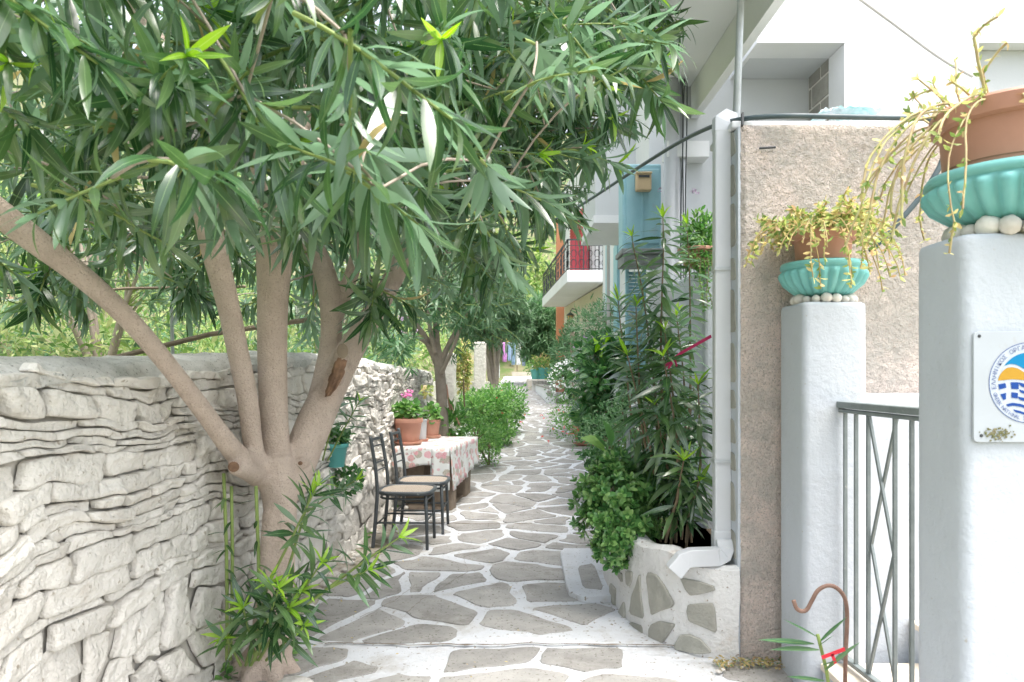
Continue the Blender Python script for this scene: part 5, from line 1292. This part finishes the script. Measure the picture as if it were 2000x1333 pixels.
# ================================================================== BALCONY HOUSE
bh = thing('balcony_house', 'beige and orange house with red shutters and wrought iron balcony', 'house', (2, 19, .5))
def V2(x, y): return (x, y)
A1, B1 = (2.22, 17.0), (1.72, 23.6)
def seg_box(mb, a, b, th, z0, z1, side=1):
    d = Vector((b[0]-a[0], b[1]-a[1])).normalized(); n_ = Vector((d.y, -d.x))*th*side
    p = [a, b, (b[0]+n_.x, b[1]+n_.y), (a[0]+n_.x, a[1]+n_.y)]
    if polyarea(p) < 0: p = p[::-1]
    return mb.prism(p, z0, z1)
seg_box(MB(), A1, B1, 1.5, 0, 3.48).build('lower_wall', 'beige', bh)
seg_box(MB(), A1, B1, 1.5, 3.70, 7.4).build('upper_wall', 'plaster2', bh)
MB().box(P(1180, 0, 17).x, 5, 17.0-.02, 17.3, 0, 8.5).build('end_wall', 'plaster2', bh)
MB().box(P(1087, 0, 24).x, P(1110, 0, 24).x+.4, 24, 24.3, 1.0, EYE+292*24/F).build('orange_wall', 'orange', bh)
c0 = P(1107, 552, 17); c1 = P(1059, 600, 23.5)
poly = [(c0.x, 17), (P(1180, 0, 17).x, 17), (1.76, 23.5), (c1.x, 23.5)]
zb = c0.z; MB().prism(poly, zb, zb+.29).build('balcony_slab', 'plaster2', bh, bevel=.015)
rl = []
def rail(a, b, nb):
    mb = MB(); z0 = zb+.30; z1 = zb+1.02
    A_ = Vector((a[0], a[1], 0)); B_ = Vector((b[0], b[1], 0))
    for z, w_ in ((z1, .045), (z0+.03, .025), (z1-.14, .02)): mb.bar(A_+Vector((0, 0, z)), B_+Vector((0, 0, z)), w_, w_*.7)
    mb.build('handrail', 'iron', bh)
    mb = MB()
    for i in range(nb+1):
        p = A_+(B_-A_)*i/nb; mb.bar(p+Vector((0, 0, z0)), p+Vector((0, 0, z1)), .013 if i % 4 else .028, .013 if i % 4 else .028)
        if i < nb and i % 2 == 0:
            q = A_+(B_-A_)*(i+.5)/nb; d = (B_-A_).normalized()
            for s in (-1, 1):
                for zz_, rr_ in ((z0+.17, .07), (z0+.40, .07)):
                    mb.tube([q+d*s*(.02+rr_*(1-math.cos(t)))*.9+Vector((0, 0, zz_+rr_*math.sin(t)*1.2)) for t in np.linspace(-1.6, 3.6, 9)], .006, 4, False)
    mb.build('railing_bars', 'iron', bh, kind='stuff')
rail((c0.x+.03, 17.04), (P(1178, 0, 17).x, 17.04), 9); rail((c0.x+.03, 17.04), (c1.x+.03, 23.45), 20)
d = Vector((B1[0]-A1[0], B1[1]-A1[1])).normalized(); nn = Vector((-d.y, d.x));
if nn.x > 0: nn = -nn
for (s0, s1, op) in ((2.0, 2.7, 0), (2.8, 3.5, 0), (3.9, 4.9, 1)):
    a = Vector(A1)+d*s0+nn*.03; b = Vector(A1)+d*s1+nn*.03; z0, z1 = zb+.31, zb+2.4
    mb = MB(); seg_box(mb, tuple(a), tuple(b), .05, z0, z1, -1); f_ = mb.build('red_shutter', 'redpaint', bh, bevel=.01)
    mb = MB()
    for k in range(22):
        z = z0+.12+k*(z1-z0-.2)/22; mb.bar(Vector((a.x, a.y, z))+Vector((nn.x, nn.y, 0))*.06+Vector((d.x, d.y, 0))*.08, Vector((b.x, b.y, z))+Vector((nn.x, nn.y, 0))*.06-Vector((d.x, d.y, 0))*.08, .03, .02)
    mb.build('slats', 'redpaint', f_, kind='stuff')
# frontal red door leaf opened towards the camera
MB().box(P(1114, 0, 18.6).x, P(1136, 0, 18.6).x, 18.6, 18.66, zb+.3, EYE+255*18.6/F).build('red_door', 'redpaint', bh, bevel=.01)
MB().box(P(1136, 0, 18.5).x, P(1149, 0, 18.5).x, 18.5, 18.56, zb+.3, EYE+300*18.5/F).build('red_door', 'redpaint', bh, bevel=.01)
# lantern
ln = thing('wall_lantern', 'black wrought iron wall lantern with amber glass below the balcony', 'lantern', P(1116, 628, 20))
c = P(1114, 630, 20)
MB().lathe([(0, 0), (.05, .01), (.09, .2), (.07, .2), (0, .19)], c, 6).build('glass', 'lampglass', ln)
mb = MB().lathe([(.0, .30), (.03, .27), (.12, .20), (.12, .19), (0, .19)], c, 6); mb.lathe([(0, -.04), (.03, -.03), (.05, .0), (0, .01)], c, 6)
for k in range(6): an = k*math.pi/3; mb.bar(c+Vector((.052*math.cos(an), .052*math.sin(an), 0)), c+Vector((.092*math.cos(an), .092*math.sin(an), .2)), .012, .012)
mb.build('lantern_frame', 'iron', ln)
MB().tube([c+Vector((0, 0, .30)), c+Vector((.05, 0, .38)), c+Vector((.16, 0, .36)), c+Vector((.2, 0, .2)), c+Vector((.2, 0, .0))], .018, 6).build('bracket', 'iron', ln)
o = MB().tube([P(1118, 650, 17), P(1119, 740, 17)], .06, 8).build('wooden_post', 'wood'); tag(o, 'pale weathered post standing below the wall lantern', 'post')

# ================================================================== far end: low block wall, planters, laundry
lw = thing('low_block_wall', 'low grey block wall with white side at the far right of the path', 'wall', (1, 21, .7))
pa, pb = P(1071, 789, 18.2), P(1036, 753, 25)
za, zb2 = gz(18.2), gz(25)
MB().add([(pa.x, 18.2, za-.1), (pb.x, 25, zb2-.1), (pb.x+.3, 25, zb2-.1), (pa.x+.18, 18.2, za-.1), (pa.x, 18.2, za+.39), (pb.x, 25, zb2+.09), (pb.x+.3, 25, zb2+.09), (pa.x+.18, 18.2, za+.39)],
         [(0, 4, 5, 1), (3, 7, 4, 0), (2, 6, 7, 3)]).build('white_side', 'plaster2', lw)
MB().add([(pa.x-.02, 18.17, za+.394), (pb.x-.02, 25, zb2+.094), (pb.x+.32, 25, zb2+.094), (pa.x+.2, 18.17, za+.394), (pa.x-.02, 18.17, za+.43), (pb.x-.02, 25, zb2+.13), (pb.x+.32, 25, zb2+.13), (pa.x+.2, 18.17, za+.43)],
         [(0, 1, 5, 4), (4, 5, 6, 7), (3, 0, 4, 7), (2, 3, 7, 6)]).build('wall_top', 'block', lw)
for k, (x, y, w_, h_) in enumerate([(1069, 764, 13, 11), (1040, 744, 9, 8), (1050, 744, 13, 8), (1064, 744, 14, 9), (1079, 743, 9, 8), (1056, 753, 10, 8), (1067, 753, 9, 8), (1077, 752, 12, 13)]):
    d_ = 18.15 if k == 0 else 22.6; q = P(x, y, d_); s_ = d_/F
    MB().box(q.x, q.x+w_*s_-.02, d_, d_+.2, q.z-h_*s_+.02, q.z).build('block', 'block', lw, bevel=.01)
q0, q1 = P(1039, 743, 22.8), P(1090, 770, 22.8)
MB().box(q0.x, q1.x, 22.7, 22.95, q1.z-.3, q0.z).build('block_core', 'pointing', lw)
MB().box(q0.x-.1, q1.x, 22.95, 27, .5, q0.z-.01).build('terrace', 'beige', lw)
for k, (x, y, d_, r_, m, lab) in enumerate([(1046, 741, 23.5, .17, 'tealpot', 'teal pot at the left end of the low block wall'), (1060, 741, 23.5, .2, 'tealpot', 'teal pot in the middle of the low block wall with yellow green plant'), (1073, 742, 23.6, .18, 'tealpot', 'teal pot at the right end of the low block wall'), (1094, 766, 18.5, .16, 'terra', 'terracotta pot standing on the ground beside the low block wall')]):
    c = P(x, y, d_); o = potted('potted_shrub', lab, 'potted plant', c, r_, r_*.75, r_*1.9, m, False, 'pots at the low block wall')
    L_ = []; bush(c+Vector((0, 0, r_*2.6)), (r_*1.6, r_*1.2, r_*1.5), 220, .12, L_, .2); leaves(o, L_, T_FAR, 'yell' if k == 1 else 'fresh')
ld = thing('clothes_line', 'white clothes line strung across the far end of the alley', 'clothes line', P(1005, 668, 31))
MB().tube([P(975, 672, 31), P(1005, 669, 31), P(1040, 666, 31)], .01, 5).build('line', 'cable', ld)
MB().tube([P(975, 672, 31), P(975, 750, 31)], .025, 6).build('pole', 'galv', ld); MB().tube([P(1040, 664, 31), P(1040, 740, 31)], .025, 6).build('pole', 'galv', ld)
gm = {}
for k, (x, w_, h_, col, lab) in enumerate([(986, 8, 38, (.55, .25, .55), 'mauve garment at the left end of the clothes line'), (995, 7, 36, (.30, .40, .55), 'faded blue garment hanging second from the left'), (1003, 8, 44, (.22, .32, .42), 'blue jeans hanging in the middle of the clothes line'), (1013, 9, 44, (.75, .76, .76), 'white towel hanging beside the blue jeans'), (1023, 7, 46, (.20, .25, .33), 'dark blue trousers at the right end of the clothes line')]):
    mm = mat('garment_fabric', col, tuple(c*.85 for c in col), 10, .9); q = P(x-w_/2, 669, 31); ww = w_*31/F; hh = h_*31/F; V = []
    for i in range(9):
        for j in range(9): V.append((q.x+ww*i/8*(1-.15*(j/8)), 31+.03*math.sin(i*1.6)*(.3+j/8), q.z-hh*j/8))
    o = MB().add(V, [(i*9+j, (i+1)*9+j, (i+1)*9+j+1, i*9+j+1) for i in range(8) for j in range(8)]).build('garment', mm, smooth=True); o.modifiers.new('t', 'SOLIDIFY').thickness = .012
    tag(o, lab, 'garment', 'laundry on the far clothes line')
o = MB().box(P(1000, 0, 31.8).x, P(1062, 0, 31.8).x, 31.8, 32.0, .9, P(0, 727, 31.8).z).build('white_wall', 'beige'); tag(o, 'low pale wall below the laundry at the end of the alley', 'wall')

# ================================================================== greenery right side
def shrub(name, label, cat, blobs, tpl, m, size, stem=None, nind=0, flw=None, group=None, up=.6, shell=.35):
    c0 = blobs[0][0]; o = thing(name, label, cat, (c0[0], c0[1], gz(c0[1])), group); L_ = []
    for i, (c, r_, n) in enumerate(blobs): bush(c, r_, n, size, L_, shell, up=up, seed=i*3.1)
    leaves(o, L_, tpl, m, nind)
    mb = MB()
    for (c, r_, n) in blobs:
        for k in range(6):
            v = rv(); mb.tube([Vector((c0[0], c0[1]+.05, gz(c0[1]))), Vector(c)-Vector((0, 0, r_[2]*.3)), Vector(c)+Vector((v.x*r_[0]*.7, v.y*r_[1]*.7, v.z*r_[2]*.6))], [.018, .01, .005], 5, False)
    mb.build('stems', stem or 'stembrown', o, kind='stuff')
    if flw:
        for (c, r_, n, mm, rr) in flw:
            pts_ = []
            for k in range(n):
                v = rv(); v.y = -abs(v.y); pts_.append(Vector(c)+Vector((v.x*r_[0], v.y*r_[1], v.z*r_[2])))
            flowers(o, pts_, rr, mm, 'flowers')
    return o
shrub('ivy_bush', 'dark green heart leaved vine bush climbing the white house wall', 'vine', [(P(1195, 760, 7.2), (.34, .4, .42), 620), (P(1180, 700, 7.4), (.28, .3, .26), 330), (P(1225, 700, 7.2), (.22, .3, .25), 240), (P(1170, 810, 7.3), (.24, .3, .28), 250)], T_HEART, 'ivy', .085, nind=220)
o = thing('vine_tip', 'pale yellow green young vine leaves on top of the dark vine', 'vine', P(1178, 668, 7.1)); L_ = []; bush(P(1178, 668, 7.1), (.06, .06, .09), 14, .08, L_, .2); leaves(o, L_, T_HEART, 'young', 14)
shrub('fern_shrub', 'feathery grey green shrub between the jade bush and the vine', 'shrub', [(P(1195, 850, 6.2), (.26, .3, .24), 900), (P(1225, 830, 6.0), (.25, .3, .26), 700), (P(1255, 800, 5.6), (.22, .3, .30), 500)], T_SMALL, 'fern', .035)
o = thing('arum_plant', 'broad light green leaves standing above the jade bush', 'plant', P(1205, 900, 5.2)); L_ = []
for k, (x, y) in enumerate([(1165, 858), (1235, 840), (1190, 845), (1215, 865), (1180, 870), (1225, 880)]):
    a = P(1205, 905, 5.2); b = P(x, y, 5.1); L_.append((a*.4+b*.6, b-a+Vector((0, 0, .02)), Vector((0, -.5, 1)), .20))
leaves(o, L_, T_HEART, 'fresh', 8)
mb = MB()
for l_ in L_: mb.tube([P(1205, 925, 5.2), l_[0]], .004, 5, False)
mb.build('stalks', 'stemgreen', o, kind='stuff')
o = MB().tube(smoothpath([P(1228, 910, 5.0), P(1226, 830, 5.0), P(1230, 800, 5.0), P(1240, 790, 5.02), P(1250, 800, 5.05)], 2), .014, 8).build('bent_pipe', 'galv', smooth=True); tag(o, 'bent grey pipe standing between the oleander and the ferny shrub', 'pipe')
shrub('ground_vine', 'low dark leafy plant edging the path behind the jade bush', 'plant', [(P(1170, 897, 8.0)+Vector((0, 0, .02)), (.18, .3, .10), 160), (P(1200, 900, 7.2), (.2, .3, .12), 160)], T_HEART, 'ivy', .07, nind=60)
shrub('daisy_bush', 'white flowering daisy bush halfway down the right side', 'shrub', [(P(1120, 745, 12.5), (.42, .5, .38), 1000), (P(1145, 765, 12), (.3, .4, .35), 500)], T_SMALL, 'fern', .05, flw=[(P(1118, 745, 12.4), (.42, .5, .38), 90, 'whitep', .028), (P(1108, 735, 12.6), (.3, .3, .25), 45, 'whitep', .028)])
g = potted('potted_geranium', 'brown pot of scarlet flowering geranium at the right edge of the path', 'potted plant', (P(1143, 0, 11.2).x, 11.2, gz(11.2)+.01), .19, .14, .30)
L_ = []; bush(P(1120, 825, 11.3), (.36, .4, .26), 1100, .04, L_, .2); bush(P(1105, 800, 12), (.26, .4, .28), 600, .04, L_, .2); bush(P(1142, 830, 11), (.2, .3, .2), 300, .05, L_, .2); leaves(g, L_, T_SMALL, 'fresh')
flowers(g, [P(1115, 830, 11)+Vector((random.gauss(0, .2), random.gauss(-.2, .1), random.gauss(0, .14))) for _ in range(26)], .022, 'redp', 'flowers')
flowers(g, [P(1140, 828, 10.8)+Vector((random.gauss(0, .08), random.gauss(-.1, .05), random.gauss(0, .06))) for _ in range(26)], .02, 'pinkp', 'pink_flowers')
shrub('wall_creeper', 'feathery creeper covering the beige wall below the balcony', 'creeper', [(P(1160, 640, 12.5), (.42, .7, .38), 1100), (P(1185, 620, 11.5), (.25, .5, .3), 500), (P(1140, 690, 13), (.4, .5, .3), 800), (P(1175, 690, 10.5), (.25, .5, .3), 400)], T_LANCEFAR, 'farleaf', .11)
shrub('pink_creeper', 'pale mauve flower clusters scattered in front of the wall creeper', 'creeper', [(P(1165, 700, 10.5), (.3, .3, .3), 220)], T_LANCEFAR, 'fern', .08, flw=[(P(1165, 700, 10.3), (.35, .3, .35), 60, 'mauvep', .03)])
shrub('climbing_shrub', 'dark climbing shrub at the foot of the orange wall', 'shrub', [(P(1100, 700, 18.8), (.26, .5, .62), 900), (P(1112, 665, 19), (.2, .4, .45), 400), (P(1097, 735, 18.7), (.25, .3, .3), 300)], T_FAR, 'farleaf', .14)

# ================================================================== greenery left side and beyond
shrub('path_shrub', 'large light green shrub on the left edge of the path beyond the table', 'shrub', [(P(960, 800, 11.6), (.40, .6, .36), 2600), (P(990, 790, 12.6), (.36, .6, .36), 2200), (P(930, 800, 11), (.28, .5, .33), 1400), (P(975, 845, 11.2), (.28, .4, .20), 900)], T_SMALL, 'fresh', .062, shell=.15, flw=[(P(985, 800, 11.4), (.4, .3, .3), 9, 'redp', .022)])
shrub('path_shrub', 'fine leaved low shrub touching the table at the left edge of the path', 'shrub', [(P(955, 862, 9.4), (.24, .4, .24), 1500), (P(930, 850, 9), (.2, .4, .22), 900)], T_SMALL, 'fresh', .036)
shrub('border_plant', 'green strap leaved plant against the wall behind the table', 'plant', [(P(880, 835, 9.2), (.22, .3, .2), 260)], T_LANCEFAR, 'fresh', .22, up=1.2)
shrub('conifer', 'slim yellow green conifer between the white gateposts', 'shrub', [(P(905, 720, 13), (.16, .16, .45), 1500)], T_SMALL, 'yell', .07)
def wpost(x0, x1, ytop, d, label):
    a = P(x0, ytop, d); b = P(x1, ytop, d); mb = MB(); n = 14; V = []
    for i in range(n+1):
        z = lerp(gz(d)-.1, a.z, i/n)
        for (x, y) in ((a.x, d), (b.x, d), (b.x, d+.4), (a.x, d+.4)): V.append((x+.03*nz(z*3, x*4), y, z))
    mb.add(V, [(i*4+j, i*4+(j+1) % 4, (i+1)*4+(j+1) % 4, (i+1)*4+j) for i in range(n) for j in range(4)]+[(n*4, n*4+1, n*4+2, n*4+3)]).build('gatepost', 'wash', bevel=.03, bseg=3)
    o = [q for q in bpy.data.objects if q.name.startswith('gatepost')][-1]; tag(o, label, 'gatepost', 'whitewashed gateposts on the left'); return o
wpost(853, 888, 690, 10.7, 'broad whitewashed gatepost at the end of the stone wall'); wpost(925, 948, 668, 14, 'tall whitewashed gatepost beyond the slim conifer')
o = MB().box(-1.6, P(955, 0, 14.4).x, 14.5, 14.9, 0, gz(14.5)+.8).build('far_wall', 'wash'); tag(o, 'low whitewashed wall beyond the tall gatepost', 'wall')
for k, (a, b) in enumerate([((865, 755, 9.3), (897, 830, 8.9)), ((872, 752, 9.35), (880, 810, 9.1)), ((905, 740, 10), (908, 815, 10))]):
    o = MB().tube([P(*a), P(*b)], .012, 6).build('garden_cane', 'terra' if k < 2 else 'stembrown'); tag(o, ['brown cane leaning right against the wall behind the table', 'shorter brown cane crossing behind the leaning cane', 'thin dark cane standing upright by the gatepost'][k], 'cane', 'canes behind the table')
def treeobj(label, base, limbs, crowns, tpl, m, size, nind=0, group=None, bark='barkgrey', up=.2, fl=None):
    o = thing('oleander', label, 'tree', base, group); mb = MB()
    for l_ in limbs:
        pts2, rs = limb(l_); pp = smoothpath(pts2, 2); mb.tube(pp, np.interp(np.linspace(0, len(rs)-1, len(pp)), range(len(rs)), rs).tolist(), 9)
    mb.build('trunk', bark, o, smooth=True); L_ = []
    for i, (c, r_, n) in enumerate(crowns):
        c = Vector(c)
        for k in range(n):                      # tufts of leaves
            v = rv()*random.uniform(.35, 1)**.5; q = 1+.5*nz(v.x*2+i, v.y*2, v.z*2); p = c+Vector((v.x*r_[0], v.y*r_[1], v.z*r_[2]))*q; ax_ = (v+Vector((0, 0, .6))+rv()*.3).normalized()
            for s in range(11):
                dd = (ax_*.5+rv()).normalized(); L_.append((p+ax_*random.uniform(-.1, .1), dd, Vector((0, 0, 1))+rv()*.5, size*random.uniform(.7, 1.2)))
    leaves(o, L_, tpl, m, nind)
    if fl:
        for (c, r_, n) in fl: flowers(o, [Vector(c)+Vector((random.gauss(0, r_), random.gauss(-.1, .1), random.gauss(0, r_))) for _ in range(n)], .035, 'mauvep', 'flowers')
    return o
t2 = treeobj('grey trunked oleander behind the table with drooping clusters over the wall', (-1.0, 8.9, .1),
        [[(866, 860, 8.9, 24), (862, 760, 8.9, 22), (856, 700, 8.9, 20), (850, 660, 8.9, 14), (856, 600, 8.9, 10), (870, 520, 8.9, 6)], [(858, 720, 8.9, 18), (835, 665, 8.8, 14), (805, 625, 8.6, 9), (775, 600, 8.4, 6)], [(860, 710, 8.9, 14), (890, 645, 8.9, 9), (930, 590, 8.8, 6)], [(840, 675, 8.8, 9), (810, 655, 8.5, 7), (780, 650, 8.3, 5)], [(850, 690, 8.8, 12), (838, 640, 8.7, 8), (835, 560, 8.6, 6)], [(862, 730, 8.8, 10), (885, 680, 8.6, 7), (900, 640, 8.5, 5)]],
        [(P(850, 520, 9.2), (.75, .6, .45), 90), (P(770, 600, 8.8), (.40, .4, .3), 30)], T_LANCEFAR, 'ol2', .15, fl=[(P(775, 640, 8.0), .12, 12), (P(960, 520, 8.8), .12, 10)])
L_ = []; sb = MB()
for (x, y, d_, sx, sy, n_) in ((850, 560, 8.8, 110, 60, 95), (775, 630, 8.2, 50, 45, 34), (930, 590, 8.8, 60, 60, 70), (860, 630, 8.7, 60, 25, 22), (765, 675, 7.8, 28, 25, 14), (960, 530, 9, 50, 40, 26)):
    for k in range(n_):
        p = P(x+random.gauss(0, sx*.6), y+random.gauss(0, sy*.6), d_+random.gauss(0, .3)); v = (p-P(855, 640, 8.9)).normalized()
        shoot(p-v*.1, v+rv()*.5, random.uniform(.2, .38), L_, sb, gap=.05, L=random.uniform(.12, .17), grav=.9, hang=.5, roll=.4)
leaves(t2, L_, T_OLF, 'ol2', 0, stuff='drooping_foliage'); sb.build('shoots', 'stemgreen', t2, kind='stuff')
treeobj('bushy oleander with many thin grey stems farther down the left side', (-.5, 15.5, .5),
        [[(965, 770, 15.5, 12), (960, 700, 15.5, 10), (940, 640, 15.5, 7), (925, 600, 15.5, 5)], [(968, 770, 15.5, 10), (972, 690, 15.5, 9), (985, 630, 15.5, 6)], [(960, 765, 15.5, 9), (950, 690, 15.3, 8), (930, 660, 15.3, 5)], [(970, 765, 15.5, 9), (966, 690, 15.4, 7), (962, 640, 15.3, 5)]],
        [(P(960, 590, 15.5), (.85, .9, .72), 380), (P(930, 640, 15.3), (.5, .5, .4), 130), (P(1000, 630, 15.6), (.42, .5, .4), 130)], T_LANCEFAR, 'ol2', .20)
treeobj('dense dark green round tree at the end of the alley left of the orange wall', (1.0, 26, .9),
        [[(1068, 745, 26, 10), (1066, 700, 26, 9), (1062, 640, 26, 6)]],
        [(P(1062, 660, 26), (.95, 1.0, .95), 620), (P(1052, 620, 26), (.8, 1, .7), 330), (P(1080, 690, 25.5), (.55, .6, .6), 260), (P(1045, 670, 26), (.5, .6, .6), 220)], T_LANCEFAR, 'farleaf', .24)
treeobj('olive toned tree rising behind the laundry at the far end', (-.5, 36, 1.5),
        [[(990, 720, 36, 8), (988, 640, 36, 6), (985, 600, 36, 5)]],
        [(P(985, 590, 36), (1.8, 1.6, 1.7), 500), (P(1030, 560, 38), (1.8, 1.6, 1.8), 460)], T_FAR, 'hillleaf', .34)
o = shrub('reddish_shrub', 'reddish leaved shrub behind the laundry', 'shrub', [(P(1010, 662, 33), (.4, .4, .35), 300)], T_FAR, 'dry', .16)
# garden and hillside vegetation masses
hv = bpy.data.objects.new('hillside_plants', None); COL.objects.link(hv); hv['kind'] = 'stuff'; hv['label'] = 'pale yellow green shrubs and weeds covering the hillside behind the wall'
L1 = []; L2 = []
for k in range(260):                        # bushes on the slope behind the left wall
    y = 2.5+random.random()**.8*26; x = -2.1-random.random()**1.2*(3+y*.75); z = HT(x, y); r_ = random.uniform(.25, .6)*(1+y*.03)
    bush((x, y, z+r_*.5), (r_, r_, r_*.8), int(110), .07+.006*y, L1 if random.random() < .7 else L2, .2, seed=k)
for k in range(230):
    y = 2.6+random.random()*8; x = -1.95-random.random()*5; z = HT(x, y); r_ = random.uniform(.2, .5)
    bush((x, y, z+r_*.4), (r_, r_, r_*.8), 130, .055, L1 if random.random() < .75 else L2, .2, seed=k)
for k in range(240):                        # far hillside
    y = 36+random.random()*60; x = random.uniform(-30, 30)*(y/60); z = HT(x, y); r_ = random.uniform(1.0, 2.6)
    bush((x, y, z+r_*.5), (r_, r_, r_*.9), 150, .5, L1 if random.random() < .45 else L2, .3, seed=k)
leaves(hv, L1, T_FAR, 'hillleaf', stuff='pale_shrubs'); leaves(hv, L2, T_FAR, 'farleaf', stuff='green_shrubs')
# garden trees behind the wall
for k, (x, y, s_, lab) in enumerate([(-3.2, 5.6, 1.0, 'wispy oleander behind the wall at the left edge'), (-4.9, 8.5, 1.4, 'pale bushy tree on the slope farther left behind the wall'), (-2.5, 9.6, 1.1, 'loose green tree behind the wall left of the table'), (-2.1, 6.6, .8, 'slender oleander right behind the wall beside the big trunk')]):
    b = Vector((x, y, HT(x, y))); o = thing('garden_tree', lab, 'tree', b, 'trees in the garden behind the wall'); mb = MB(); L_ = []; sbx = MB()
    for q in range(int(9*s_)):
        v = rv(); v.z = abs(v.z)+.7; v.normalize(); tp_ = b+Vector((v.x*1.0, v.y*1.0, v.z*1.5))*s_*random.uniform(.7, 1.1); mid = b+(tp_-b)*.5+rv()*.1
        mb.tube(smoothpath([b, mid, tp_], 1), [.03, .02, .012, .008][:4]+[.008]*0, 6, False) if False else mb.tube([b, mid, tp_], [.03, .018, .008], 6, False)
        for w_ in range(5):
            d_ = (v+rv()*.8).normalized(); shoot(lerp(mid, tp_, random.random()), d_, .5*s_, L_, sbx, gap=.06, L=.15, grav=.8)
    mb.build('trunk', 'barkgrey', o, smooth=True); leaves(o, L_, T_LANCEFAR, 'ol2'); sbx.build('twigs', 'stemgreen', o, kind='stuff')
o = MB().tube([P(338, 740, 4.6), P(335, 600, 4.6)], .012, 8).build('fence_post', 'galv'); tag(o, 'thin grey steel post standing behind the wall left of the trunks', 'post')
for k, (a, b, lab) in enumerate([((200, 705, 4.2), (600, 625, 4.6), 'long thin pole sloping behind the left wall'), ((0, 585, 4.8), (480, 560, 5), 'bare grey stick lying level across the bushes behind the wall')]):
    o = MB().tube([P(*a), (P(*a)+P(*b))/2+Vector((0, 0, .03)), P(*b)], .016-.006*k, 7).build('wooden_pole', 'wood'); tag(o, lab, 'pole')
print('objects', len(bpy.data.objects))
